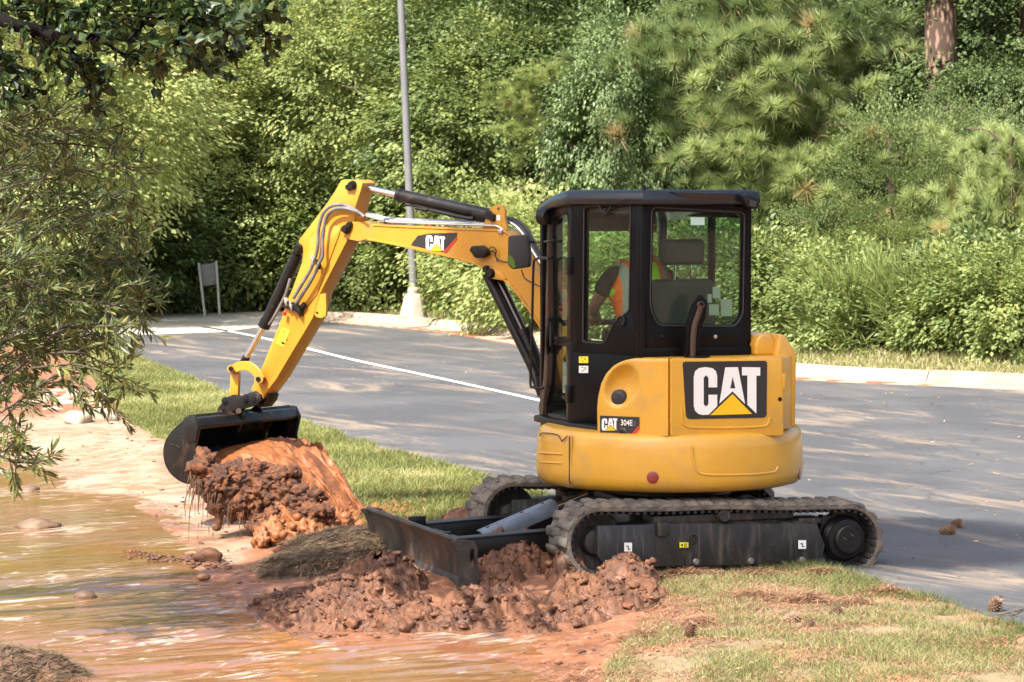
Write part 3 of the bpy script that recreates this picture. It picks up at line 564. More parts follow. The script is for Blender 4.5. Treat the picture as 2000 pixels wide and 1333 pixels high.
for (u0, v0, u1, v1) in ((400, 612, 388, 514), (429, 611, 422, 510)):
    mk("post", tube([onY(u0, v0 + 4, Y), onY(u1, v1, Y)], .024, 8, sm=False), mat("white_post", (.36, .37, .36), .5) if u0 == 400 else bpy.data.materials["white_post"], SG)
mk("panel", prism([onY(387, 518, Y + .03), onY(421, 514, Y + .03), onY(424, 556, Y + .03), onY(393, 560, Y + .03)], V3(0, .012, 0)), gm, SG, bevel=.003)
# ================================================================== excavator
C0 = V3(1.07, 20.1, 0)
EX = thing("excavator", tuple(C0), "yellow and black compact excavator on rubber tracks tipping out a bucket of muddy water", "excavator")
_pa = R(20); TF = V3(-math.cos(_pa), -math.sin(_pa), 0); TS = V3(math.sin(_pa), -math.cos(_pa), 0); UZ = V3(0, 0, 1)
def tp(f, s, z): return C0 + TF * f + TS * s + UZ * (z - .060 * (1.11 - f) / 2)
def tpx(u, v, s): return onpl(u, v, C0 + TS * s, TS)
# ---- one track: belt with lugs, frame box, idler, sprocket, rollers
def belt_path(n_arc=18, n_str=22, rr=.205, fx=.885, zc=.237, bulge=.012):
    P = []
    for i in range(n_str):
        t = i / n_str; f = -fx + 2 * fx * t; P.append((f, zc + rr + bulge * math.exp(-((f - .02) / .28) ** 2) - .006 * math.sin(math.pi * t)))
    for i in range(n_arc): t = math.pi / 2 - math.pi * i / n_arc; P.append((fx + rr * math.cos(t), zc + rr * math.sin(t)))
    for i in range(n_str): t = i / n_str; P.append((fx - 2 * fx * t, zc - rr))
    for i in range(n_arc): t = -math.pi / 2 - math.pi * i / n_arc; P.append((-fx + rr * math.cos(t), zc + rr * math.sin(t)))
    return P
def path_at(P, n):
    A = np.array(P + [P[0]]); d = np.r_[0, np.cumsum(np.linalg.norm(np.diff(A, axis=0), axis=1))]; o = []
    for k in range(n):
        s = d[-1] * k / n; q = [np.interp(s, d, A[:, j]) for j in (0, 1)]; s2 = (s + .02) % d[-1]; q2 = [np.interp(s2, d, A[:, j]) for j in (0, 1)]
        t = np.array(q2) - q; t /= np.linalg.norm(t); o.append((q, t))
    return o
LUG = None; TOOTH = None
def make_track(sc_, near):
    """sc_: centre line offset to the side"""
    global LUG
    lab = "near track caked with mud" if near else "far track with darker wet lugs"
    tr = bpy.data.objects.new("crawler_track", None); COL.objects.link(tr); tr.parent = EX; tr.location = tp(0, sc_, 0) - C0; ORG[tr] = tp(0, sc_, 0); tr['label'] = lab
    P = belt_path(); n = len(P); hw = .165; V = []; F = []
    for i in range(n):
        a = np.array(P[i - 1]); b = np.array(P[(i + 1) % n]); t = (b - a) / np.linalg.norm(b - a); nn = np.array([-t[1], t[0]])
        for s, h in ((-hw, 0), (-hw - .004, .014), (-hw, .028), (-hw * .6, .03), (hw * .6, .03), (hw, .028), (hw + .004, .014), (hw, 0), (hw * .55, -.004), (-hw * .55, -.004)):
            q = np.array(P[i]) + nn * h; V.append(tp(q[0], sc_ + s, q[1]))
    m = 10
    for i in range(n):
        for k in range(m): F.append((i * m + k, i * m + (k + 1) % m, ((i + 1) % n) * m + (k + 1) % m, ((i + 1) % n) * m + k))
    mk("belt", (V, F), M['rubber'], tr, ang=50)
    # lug: two staggered blocks, one mesh shared by all of both tracks
    if LUG is None:
        sh = []
        for s0, s1, x0 in ((-.172, .03, -.024), (-.03, .172, .024)):
            pts = [V3(x0 - .036, s0, .0), V3(x0 + .036, s0, .0), V3(x0 + .036, s1, .0), V3(x0 - .036, s1, .0)]
            top = [V3(x0 - .026, s0 + .006, .024), V3(x0 + .026, s0 + .006, .024), V3(x0 + .02, s1 - .02, .024), V3(x0 - .02, s1 - .02, .024)]
            sh.append((pts + top, [(3, 2, 1, 0), (4, 5, 6, 7), (0, 1, 5, 4), (1, 2, 6, 5), (2, 3, 7, 6), (3, 0, 4, 7)]))
        o = mk("lug", sh, M['rubber'], None, bevel=.004, seg=1, ang=40); LUG = o.data; bpy.data.objects.remove(o)
    for (q, t) in path_at(P, 49):
        nn = np.array([-t[1], t[0]]); base = q + nn * .027
        X = TF * t[0] + UZ * t[1]; Z = TF * nn[0] + UZ * nn[1]; Y = np.cross(Z, X)
        o = bpy.data.objects.new("lug", LUG); COL.objects.link(o); o.parent = tr
        L_ = tp(base[0], sc_, base[1]) - ORG[tr]
        o.matrix_local = Matrix(((X[0], Y[0], Z[0], L_[0]), (X[1], Y[1], Z[1], L_[1]), (X[2], Y[2], Z[2], L_[2]), (0, 0, 0, 1)))
    sh = []
    for (q, t) in path_at(P, 96):
        nn = np.array([-t[1], t[0]]); c = q - nn * .012
        X = TF * t[0] + UZ * t[1]; Z = TF * nn[0] + UZ * nn[1]
        for s in (-.1, .1): sh.append(box(tp(c[0], sc_ + s, c[1]), .022, .10, .02, (X, TS, Z)))
    o = mk("drive_teeth", sh, M['rubber_clean'], tr, smooth=False); o['kind'] = 'stuff'
    so = sc_ + (.13 if near else .13)
    # frame box traced on the outer side
    if True:
        d = sc_ - .8 if near else sc_ - .8
        def q(f, z, s=0): return tp(f, so + s, z)
        main = [q(-.66, .345), q(.52, .355), q(.80, .33), q(.80, .10), q(.52, .075), q(-.60, .075), q(-.70, .12), q(-.72, .20)]
        mk("track_frame", [prism(main, -TS * .22), prism([q(-.66, .345, .0), q(.52, .352, .0), q(.45, .40, -.09), q(-.40, .40, -.09)], -TS * .02),
                           box(tp(0, so - .11, .39), 1.0, .18, .05, (TF, TS, UZ)), box(tp(-.62, so - .1, .36), .16, .16, .04, (TF, TS, UZ))], M['frame'], tr, bevel=.008)
        mk("tensioner_cover", prism([q(.50, .352, .012), q(.90, .347, .012), q(.90, .16, .012), q(.85, .095, .012), q(.50, .095, .012)], -TS * .03), M['cover'], tr, bevel=.004)
        for ff in (.84, .70, .56): mk("cover_bolt", cyl(q(ff, .115, .012), q(ff, .115, .017), .007, n=8), M['printblack'], tr)
        mk("lifting_lug", prism([q(.49, .365, .03), q(.415, .365, .03), q(.405, .30, .03), q(.43, .27, .03), q(.49, .28, .03)], -TS * .03), M['frame'], tr, bevel=.005)
        mk("grease_hole", lathe(q(.23, .255, .0), TS, [(.036, 0), (.036, .004), (.028, .006), (.026, -.004), (.005, -.004)], 20), M['printblack'], tr)
        for k, ff in enumerate((.21, -.18, -.55)):
            mk("roller_bolt", lathe(q(ff, .105, 0), TS, [(.021, 0), (.021, .014), (.016, .02), (.004, .02)], 14), M['pipe'] if k == 9 else mat("bolt_steel_%d" % k if False else "bolt_steel", (.20, .19, .18), .5, .4), tr)
            mk("track_roller", lathe(tp(ff, so - .13, .09), TS, [(.06, -.08), (.075, -.07), (.05, -.04), (.05, .04), (.075, .07), (.06, .09)], 20), M['frame'], tr)
        mk("carrier_roller", lathe(tp(.02, so - .08, .405), TS, [(.03, -.06), (.042, -.05), (.042, .11), (.036, .118), (.002, .118)], 20), M['frame'], tr, ang=40)
        # idler (front) and sprocket (rear)
        mk("idler_wheel", lathe(tp(.885, sc_, .237), TS, [(.05, -.10), (.08, -.09), (.10, -.03), (.19, -.05), (.203, -.03), (.203, .03), (.19, .05), (.10, .03), (.08, .09), (.05, .10), (.01, .10)], 36), M['frame'], tr, ang=40)
        S = tp(-.885, sc_, .237); Vv = []; n = 36
        for h in (-.035, .035):
            for k in range(n):
                t = 2 * math.pi * k / n; r = .202 if (k % 4) < 2 else .168; Vv.append(S + (TF * math.cos(t) + UZ * math.sin(t)) * r + TS * h)
        Fs = [tuple(range(n)), tuple(range(2 * n - 1, n - 1, -1))] + [(k, (k + 1) % n, n + (k + 1) % n, n + k) for k in range(n)]
        mk("sprocket", (Vv, Fs), M['frame'], tr)
        mk("final_drive", lathe(S, TS, [(.155, .0), (.155, .07), (.13, .10), (.13, .115), (.097, .12), (.097, .150), (.086, .158), (.002, .158)], 40), M['steel_black'], tr, ang=35)
        for dt in ((-.02, .03), (.035, .01)):
            mk("hub_mark", box(S + TS * .159 + TF * dt[0] + UZ * dt[1], .03, .003, .002, (TF * .8 + UZ * .6, TS, UZ)), M['pipe'], tr)
    if near:
        for u, v, pw, ph, mm in ((1227, 1069, 15, 17, 'white'), (1567, 1064, 15, 17, 'white'), (1336, 1065, 17, 10, 'warn')):
            a, b, c, d = [tpx(u + i * pw / 2, v + j * ph / 2, so + .016) for i, j in ((-1, -1), (1, -1), (1, 1), (-1, 1))]
            st = mk("sticker", prism([a, b, c, d], -TS * .003), M[mm], tr)
            if mm == 'white':
                mk("arrow_print", [box(tpx(u, v + 1, so + .018), .006, .002, .022, (TF, TS, UZ)), box(tpx(u + 2, v + 4, so + .018), .014, .002, .005, (TF, TS, UZ)), box(tpx(u - 2, v - 2, so + .018), .012, .002, .005, (TF, TS, UZ))], M['printblack'], tr)
            else:
                mk("warning_print", [box(tpx(u - 4, v, so + .018), .012, .002, .014, (TF, TS, UZ)), box(tpx(u + 3, v - 2, so + .018), .022, .002, .005, (TF, TS, UZ)), box(tpx(u + 3, v + 2, so + .018), .022, .002, .005, (TF, TS, UZ))], M['printblack'], tr)
    return tr
make_track(.80, True); make_track(-.80, False)
# centre frame, slew ring, hub
mk("centre_frame", [prism([tp(.55, -.62, .24), tp(.55, .62, .24), tp(-.5, .62, .24), tp(-.5, -.62, .24)], UZ * .14), prism([tp(.4, -.4, .38), tp(.4, .4, .38), tp(-.4, .4, .38), tp(-.4, -.4, .38)], UZ * .06)], M['frame'], EX, bevel=.02)
mk("slew_ring", lathe(C0 + UZ * .42, UZ, [(.40, 0), (.42, .02), (.42, .08), (.36, .10), (.36, .14)], 40), M['steel_black'], EX)
# ---- dozer blade
bp_ = []
prof = [(1.86, .262), (1.83, .21), (1.80, .13), (1.795, .02), (1.82, -.06), (1.875, -.125)]     # (forward, height) concave front, from top
back = [(1.855, -.13), (1.79, -.07), (1.762, .02), (1.765, .13), (1.79, .215), (1.825, .268)]
BL = bpy.data.objects.new("dozer_blade", None); COL.objects.link(BL); BL.parent = EX; ORG[BL] = tp(1.8, 0, 0); BL.location = ORG[BL] - C0; BL['label'] = "mud-stained dozer blade with a slotted end plate"
mk("blade_plate", prism([tp(f, -.955, z) for f, z in prof + back], TS * 1.91), M['blade'], BL, bevel=.004, ang=20)
mk("top_rail", tube([tp(1.845, -.96, .265), tp(1.845, .96, .265)], .017, 10, sm=False), M['blade'], BL)
mk("cutting_edge", prism([tp(1.87, -.955, -.10), tp(1.925, -.955, -.165), tp(1.91, -.955, -.178), tp(1.85, -.955, -.12)], TS * 1.91), M['edge'], BL, bevel=.003)
for s in (-.975, .957):
    outl = [(1.90, .262), (1.80, .272), (1.745, .262), (1.725, .22), (1.72, .03), (1.74, -.08), (1.80, -.155), (1.90, -.165), (1.85, -.05), (1.835, .06), (1.85, .18), (1.875, .23)]
    slot = rounded([(1.775, .215), (1.745, .215), (1.745, .10), (1.775, .10)], .012, 3)
    mk("end_plate", ringpoly(outl, slot, lambda x, y, s=s: tp(x, s, y), TS * .020), M['blade'], BL, bevel=.002, seg=1)
mk("blade_rib", prism([tp(1.80, -.03, .25), tp(1.72, -.03, .20), tp(1.72, -.03, .08), tp(1.78, -.03, .02)], TS * .06), M['blade'], BL, bevel=.004)
for s in (-.42, .42):
    mk("push_arm", [prism([tp(.70, s * 1.0 - .05, .29), tp(1.74, s * 1.0 - .05, .215), tp(1.76, s - .05, .10), tp(1.70, s - .05, .07), tp(.70, s - .05, .13)], TS * .10),
                    prism([tp(.72, s - .062, .292), tp(1.72, s - .062, .218), tp(1.72, s - .062, .206), tp(.72, s - .062, .28)], TS * .124)], M['steel_black'], EX, bevel=.008)
mk("cross_brace", [box(tp(1.62, 0, .15), .10, .95, .10, (TF, TS, UZ)), box(tp(1.70, -.32, .24), .12, .03, .08, (TF, TS, UZ)), box(tp(1.72, .3, .235), .10, .05, .02, (TF, TS, UZ))], M['steel_black'], EX, bevel=.008)
# blade cylinder with its grey guard
ca, cb = tp(1.45, .0, .125), tp(.60, .0, .46); cd = (cb - ca) / np.linalg.norm(cb - ca); cu = np.cross(cd, TS); cu = cu if cu[2] > 0 else -cu
BC = mk("blade_cylinder", [cyl(ca, ca + cd * .62, .035), cyl(ca - cd * .02 - TS * .05, ca - cd * .02 + TS * .05, .04)], M['steel_black'], EX)
mk("piston_rod", cyl(ca + cd * .60, cb, .018), M['chrome'], BC)
ga = ca + cd * .10; gb = ca + cd * .66
mk("cylinder_guard", prism([ga + cu * .055 - TS * .045, ga + cu * .055 + TS * .045, ga - cu * .04 + TS * .060, ga - cu * .04 + TS * .050, ga + cu * .043 + TS * .036, ga + cu * .043 - TS * .045], gb - ga), M['greyplate'], BC, bevel=.004)
for t in (.12, .58, .86):
    p = ga + (gb - ga) * t + cu * .054; mk("guard_bolt", cyl(p, p + cu * .006, .012, n=10), M['printblack'], BC)

# ---------------------------------------------------------------- upper structure
PHI = R(70); G = V3(-math.cos(PHI), math.sin(PHI), 0); LH = V3(-math.sin(PHI), -math.cos(PHI), 0)
def hp(a, b, z): return C0 + G * a + LH * b + UZ * z
class Plane:
    def __init__(s, p1, p2):
        s.P = hp(p1[0], p1[1], 0); d = hp(p2[0], p2[1], 0) - s.P; s.d = d / np.linalg.norm(d); n = V3(s.d[1], -s.d[0], 0)
        if np.dot(n, CAM - s.P) < 0: n = -n
        s.n = n
    def __call__(s, u, v, off=0.0): return onpl(u, v, s.P + s.n * off, s.n)
    def poly(s, pts, off=0.0): return [s(u, v, off) for u, v in pts]
PR = Plane((-.55, .43), (-.55, -.35)); PC = Plane((-.55, .43), (.02, .71)); PD = Plane((.02, .71), (.60, .71))
PE = Plane((-.80, .33), (-.80, -.47)); PF = Plane((-.80, .33), (-.46, .70)); PS = Plane((-.80, -.47), (-.55, -.78))
# counterweight skirt: ring with a bulging profile
def skirt_r(t, r):   # t = angle from the rear axis; flatter on the front
    c = math.cos(t); return r * (1.0 if c > -.35 else 1.0 - .14 * min(1, (-c - .35) / .5))
sp = [(.60, .50), (.80, .497), (.868, .515), (.895, .55), (.905, .60), (.903, .70), (.897, .80), (.890, .855), (.872, .885), (.845, .897), (.60, .900)]
n = 96; V = []; F = []
for i in range(n):
    t = 2 * math.pi * i / n; dirv = -G * math.cos(t) + LH * math.sin(t)
    for r, z in sp: V.append(C0 + dirv * skirt_r(t, r) + UZ * (z + .012 * math.cos(t - .2) * (1 if z < .6 else 0)))
m = len(sp)
for i in range(n):
    for k in range(m - 1): F.append((i * m + k, ((i + 1) % n) * m + k, ((i + 1) % n) * m + k + 1, i * m + k + 1))
F.append(tuple(i * m for i in range(n))); F.append(tuple(i * m + m - 1 for i in range(n))[::-1])
SK = mk("counterweight", (V, F), M['yellow'], EX, ang=45)
def on_skirt(u, v, off=0.0):
    """point on the skirt wall seen at a pixel"""
    d = ray(u, v); lo = None
    for r_ in (.903 + off,):
        o = CAM[:2] - C0[:2]; a = d[0] ** 2 + d[1] ** 2; b = 2 * (o[0] * d[0] + o[1] * d[1]); c = o @ o - r_ * r_; D = b * b - 4 * a * c
        if D < 0: D = 0
        return CAM + d * ((-b - math.sqrt(D)) / (2 * a))
# raised bead outlining the pressed panel, seam of the front section, reflectors
mk("pressed_bead", tube([on_skirt(*q, .0) for q in ((1351, 872), (1353, 895), (1358, 915), (1368, 925), (1392, 928), (1430, 928), (1470, 927), (1500, 924), (1514, 921), (1519, 912))], .0085, 8, 3), M['yellow'], SK)
mk("panel_seam", tube([on_skirt(1112, y, .001) for y in (852, 880, 910, 940)] + [C0 + (on_skirt(1112, 945) - C0) * V3(.985, .985, 1)], .0045, 6, 2), M['rust'], SK)
mk("seam_bead", tube([on_skirt(1116, y, .001) for y in (850, 880, 910, 940)], .006, 6, 2), M['yellow'], SK)
for ya, yb in ((885, 888), (903, 907)):
    mk("grip_step", tube([on_skirt(u, ya + (u - 1053) * .05, .0) for u in (1053, 1065, 1080, 1098)], .007, 8, 2), M['yellow'], SK)
mk("front_recess_trim", tube([on_skirt(*q, .001) for q in ((1054, 852), (1060, 846), (1082, 848), (1092, 852), (1097, 862), (1108, 852))], .004, 6, 2), M['rust'], SK)
for u, v in ((1275, 933), (1562, 926)):
    c = on_skirt(u, v); nn = (c - C0) * V3(1, 1, 0); nn /= np.linalg.norm(nn); mk("round_reflector", lathe(c - nn * .002, nn, [(.040, 0), (.040, .004), (.034, .006), (.001, .006)], 28), M['reflector'], SK)
# floor deck under cab
mk("deck", [prism([hp(a, b, .88) for a, b in ((-.60, .60), (.0, .74), (.66, .74), (.86, .5), (.86, -.45), (.5, -.62), (-.5, -.62), (-.72, -.4), (-.74, .3))], UZ * .045)], M['steel_black'], EX, bevel=.01)
# engine hood body (plan outline -> solid), yellow
zt = 1.395
hood_plan = [(-.80, .33), (-.80, -.47), (-.66, -.62), (-.50, -.64), (.30, -.64), (.30, -.42), (-.50, -.42), (-.50, .40), (-.64, .50)]
mk("hood_body", prism([hp(a * .985, b * .985, .90) for a, b in hood_plan], UZ * (zt - .90 - .006)), M['yellow'], EX, bevel=.015)
# tank hood on the right, raised
tank = [(-.78, -.36), (-.79, -.47), (-.66, -.70), (-.40, -.785), (.45, -.785), (.45, -.40), (-.50, -.40)]
def hood_top(pl, z0, z1, shrink): return
TK = mk("tank_hood", prism([hp(-.61, b, z) for b, z in ((-.355, 1.385), (-.355, 1.46), (-.375, 1.51), (-.41, 1.53), (-.465, 1.53), (-.50, 1.49), (-.52, 1.385))], G * 1.1), M['yellow'], EX, bevel=.022, seg=4)
mk("side_cover", prism([hp(-.655, b, z) for b, z in ((-.47, .905), (-.632, .905), (-.638, 1.40), (-.555, 1.52), (-.51, 1.53), (-.49, 1.40), (-.47, 1.33))], G * 1.15), M['yellow'], EX, bevel=.014, seg=3)
mk("side_grille", [box(hp(-.60 + .035 * k, -.640, 1.12), .012, .012, .40, (G, LH, UZ)) for k in range(20)], M['steel_black'], EX)
# engine door (rear) with bevelled pressed panel
D0 = [(1310, 701), (1529, 701), (1531, 852), (1310, 853)]
ED = mk("engine_door", prism(PE.poly(rounded(D0, 6), .012), -PE.n * .03), M['yellow'], EX, bevel=.007, seg=3)
mk("pressed_frame", [tube([PE(*q, .012) for q in ((1331, 800), (1332, 822), (1338, 831), (1350, 835), (1400, 836), (1460, 835), (1490, 833), (1500, 828), (1504, 815))], .0085, 8, 3)], M['yellow'], ED)
mk("door_latch", lathe(PE(1523, 780, .012), PE.n, [(.014, 0), (.014, .004), (.009, .005), (.008, .001), (.001, .001)], 16), M['steel_black'], ED)
mk("door_hinge", [box(PE(1530, 745, .0), .02, .03, .10, (PE.d, PE.n, UZ))], M['yellow'], ED, bevel=.004)
# CAT badge maker: zoom coordinates -> pixel by affine, placed on a plane
CATC = [(1335,190),(1335,115),(1327,85),(1304,65),(1260,58),(1216,65),(1192,86),(1183,122),(1183,312),(1192,343),(1212,362),(1240,370),(1280,368),(1335,312),(1335,238),(1279,238),(1279,300),(1263,316),(1247,300),(1247,128),(1262,110),(1279,128),(1279,190)]
CATA = [[(1388,60),(1430,59),(1436,118),(1420,197),(1436,197),(1435,216),(1350,295)], [(1430,59),(1470,58),(1517,298),(1435,216),(1436,197),(1454,197),(1436,118)]]
CATT = [(1497,58),(1615,60),(1615,114),(1590,114),(1590,360),(1532,304),(1532,112),(1497,112)]
CATY = [(1435, 234), (1291, 371), (1562, 363)]
def cat_badge(parent, f3, nrm, depth=.003, off=.0):
    """f3(x,y) in badge coordinates -> 3D; letters stand proud by depth"""
    mk("letter_c", prism([f3(*q) + nrm * off for q in CATC], nrm * depth), M['white'], parent, smooth=False)
    mk("letter_a", [prism([f3(*q) + nrm * off for q in P_], nrm * depth) for P_ in CATA], M['white'], parent, smooth=False)
    mk("letter_t", prism([f3(*q) + nrm * off for q in CATT], nrm * depth), M['white'], parent, smooth=False)
    mk("triangle_print", prism([f3(*q) + nrm * off for q in CATY], nrm * (depth + .001)), M['catgold'], parent, smooth=False)
plate = rounded([(1333, 707), (1498, 705), (1497, 816), (1340, 819)], [6, 6, 8, 8])
mk("badge_plate", prism(PE.poly(plate, .013), PE.n * .003), M['printblack'], ED, smooth=False)
cat_badge(ED, lambda x, y: PE(1000 + x * .3, 700 + y * .3, .016), PE.n, .0025)
# fuel panel: arc-topped panel with concave filler recess
arc = [(1167, 852), (1166, 800), (1168, 776), (1174, 750), (1184, 730), (1198, 715), (1216, 705), (1240, 700), (1305, 700), (1305, 853)]
NU, NV = 44, 44; uv = []; V = []; F = []
FPp = []
def inarc(u, v):
    ins = False; j = len(arc) - 1
    for i in range(len(arc)):
        if (arc[i][1] > v) != (arc[j][1] > v) and u < (arc[j][0] - arc[i][0]) * (v - arc[i][1]) / (arc[j][1] - arc[i][1]) + arc[i][0]: ins = not ins
        j = i
    return ins
def arcleft(v):
    A = arc[:8]; return float(np.interp(v, [q[1] for q in A][::-1], [q[0] for q in A][::-1]))
for j in range(NV + 1):
    v_ = 700.5 + (852 - 700.5) * j / NV; ul = max(arcleft(v_), 1166)
    for i in range(NU + 1):
        s = i / NU; u_ = ul + (1304.5 - ul) * s
        e = min(1, min(s * (1304.5 - ul) / 5, (v_ - 700) / 5)); rnd = -.014 * (1 - math.sqrt(max(0, 1 - (1 - e) ** 2)))
        dx = (u_ - 1214) / 34; dy = (v_ - 757) / 46; dxy = math.hypot(dx + .25 * dy, dy if v_ < 757 else dy * 1.15)
        dep = -.075 * max(0, 1 - dxy ** 2.2) ** 1.2 * (.55 + .45 * (1 - (v_ - 715) / 110)) if dxy < 1 else 0
        V.append(PF(u_, v_, .022 + rnd + dep))
for j in range(NV):
    for i in range(NU): a = j * (NU + 1) + i; F.append((a, a + 1, a + NU + 2, a + NU + 1))
nf = len(V); V += [p - PF.n * .05 for p in V[:]]   # edge skirt for thickness
bd = [i for i in range(NU + 1)] + [j * (NU + 1) + NU for j in range(1, NV + 1)] + [NV * (NU + 1) + i for i in range(NU - 1, -1, -1)] + [j * (NU + 1) for j in range(NV - 1, 0, -1)]
F += [(bd[k], bd[(k + 1) % len(bd)], nf + bd[(k + 1) % len(bd)], nf + bd[k]) for k in range(len(bd))]
FP = mk("fuel_panel", (V, F), M['yellow'], EX, ang=60)
mk("fuel_filler_cap", [lathe(PF(1211, 777, -.03), PF.n, [(.055, 0), (.055, .02), (.047, .038), (.036, .042), (.001, .042)], 28), box(PF(1211, 776, .016), .06, .014, .012, (PF.d * .8 + UZ * .5, PF.n, UZ))], M['cover'], FP)
mk("decal_plate", prism(PF.poly([(1172, 812), (1249, 815), (1249, 836), (1237, 847), (1172, 844.5)], .024), PF.n * .002), M['printblack'], FP, smooth=False)
mk("red_flash", prism(PF.poly([(1249, 830), (1249, 838), (1241, 847.5), (1234, 847.3)], .0245), PF.n * .003), M['red'], FP, smooth=False)
_s = (1205.5 - 1175.5) / (1615 - 1183)
cat_badge(FP, lambda x, y: PF(1175.5 + (x - 1183) * _s, 817.5 + (y - 58) * .077, .026), PF.n, .0015)
def text_mesh(name, s, org, ex, ey, h, mt, parent, depth=.0015, squeeze=1.0, bold=0.0):
    cu_ = bpy.data.curves.new(name, 'FONT'); cu_.body = s; cu_.size = 1; cu_.offset = bold; o = bpy.data.objects.new(name, cu_); COL.objects.link(o)
    me = o.to_mesh(); vs = [tuple(q.co) for q in me.vertices]; fs = [tuple(p.vertices) for p in me.polygons]; o.to_mesh_clear(); bpy.data.objects.remove(o)
    nn = np.cross(ex, ey); h_ = h / .7
    v3 = [np.asarray(org) + ex * q[0] * h_ * squeeze + ey * q[1] * h_ + nn * depth for q in vs]
    return mk(name, (v3, fs), mt, parent, smooth=False)
_ex = PF.d if PF.d[0] > 0 else -PF.d
text_mesh("model_number", "304E", PF(1212, 831, .0265), _ex, UZ, .037, M['white'], FP, squeeze=.80, bold=.012)
text_mesh("model_suffix", "2", PF(1237.5, 831, .0265), _ex, UZ, .026, mat("grey_print", (.25, .25, .25), .5), FP, squeeze=.75)
text_mesh("model_letters", "CR", PF(1212, 842.5, .0265), _ex, UZ, .022, bpy.data.materials["grey_print"], FP, squeeze=.9)
# cab ---------------------------------------------------------------
CB = bpy.data.objects.new("cab", None); COL.objects.link(CB); CB.parent = EX; ORG[CB] = hp(0, .2, .9); CB.location = ORG[CB] - C0; CB['label'] = "black glazed operator cab"
def panel(name, pl, outer, inner, th=.05, glass=True, rr=8, rout=2, off=0., bev=.006):
    I = rounded(inner, rr, 4); O = rounded(outer, rout, 2) if rout else outer
    mk(name, ringpoly(O, I, lambda x, y: pl(x, y, off), -pl.n * th), M['black'], CB, bevel=bev, seg=2)
    if glass:
        cx = np.mean(np.array(I), 0); Ig = [tuple(cx + (np.array(q) - cx) * 1.02) for q in I]
        mk("window_pane", prism(pl.poly(Ig, off - .018), -pl.n * .005), M['glass'], CB, smooth=False)
        mk("window_seal", tube([pl(*q, off + .001) for q in rounded([tuple(cx + (np.array(q) - cx) * 1.035) for q in inner], rr, 4)] + [pl(*rounded([tuple(cx + (np.array(q) - cx) * 1.035) for q in inner], rr, 4)[0], off + .001)], .005, 6, sm=False), M['rubber_clean'], CB)
panel("rear_frame", PR, [(1256, 392), (1467, 398), (1463, 652), (1457, 688), (1256, 688)], [(1276, 410), (1451, 420), (1448, 612), (1434, 635), (1288, 633), (1273, 600)], rr=[12, 10, 8, 10, 10, 14])
panel("quarter_frame", PC, [(1116, 396), (1258, 394), (1258, 698), (1116, 690)], [(1142, 409), (1230, 404), (1227, 606), (1200, 626), (1180, 668), (1140, 665)], rr=[6, 8, 6, 6, 8, 5])
mk("quarter_lower_panel", prism(PC.poly([(1116, 686), (1256, 692), (1256, 708), (1170, 850), (1113, 844)], 0), -PC.n * .05), M['black'], CB, bevel=.005)
mk("corner_post", prism([hp(a, b, .93) for a, b in ((-.553, .44), (-.553, .405), (-.49, .405), (-.49, .455), (-.52, .462))], UZ * 1.50), M['black'], CB, bevel=.012, seg=3)
mk("lower_rear_panel", prism([hp(-.56, .43, 1.38), hp(-.56, -.35, 1.38), hp(-.50, -.35, 1.38), hp(-.50, .43, 1.38)], UZ * .07), M['black'], CB, bevel=.008)
# door (its own frame, two panes, handle, hinges)
DR = bpy.data.objects.new("cab_door", None); COL.objects.link(DR); DR.parent = EX; ORG[DR] = hp(.3, .71, .95); DR.location = ORG[DR] - C0
def dpanel(name, outer, inner, rr, off=0.):
    I = rounded(inner, rr, 3)
    mk(name, ringpoly(outer, I, lambda x, y: PD(x, y, off), -PD.n * .05), M['black'], DR, bevel=.004)
    mk("door_pane", prism(PD.poly(I, -.015), -PD.n * .005), M['glass'], DR, smooth=False)
dpanel("upper_door_frame", [(1069, 402), (1116, 396), (1116, 667), (1064, 667)], [(1079, 428), (1104, 416), (1108, 424), (1107, 659), (1081, 657)], 3)
dpanel("lower_door_frame", [(1064, 667), (1116, 667), (1114, 843), (1056, 832), (1052, 795), (1061, 740)], [(1081, 676), (1106, 677), (1106, 826), (1067, 816), (1067, 792), (1077, 745)], 2)
for y in (520, 770): mk("hinge", box(PD(1110, y, .012), .05, .03, .12, (PD.d, PD.n, UZ)), M['steel_black'], DR, bevel=.006)
mk("door_handle", [tube([PD(1072, 622, .01), PD(1070, 632, .04), PD(1069, 665, .045), PD(1071, 690, .01)], .014, 8), box(PD(1075, 655, .006), .06, .014, .26, (PD.d, PD.n, UZ))], M['steel_black'], DR, bevel=.0)
mk("grab_rail", tube([PD(1072, 506, .06), PD(1056, 504, .07), PD(1046, 508, .07), PD(1042, 520, .07), PD(1039, 640, .07), PD(1036, 745, .07), PD(1040, 756, .07), PD(1050, 759, .06), PD(1062, 758, .03)], .0095, 8), M['steel_black'], EX)
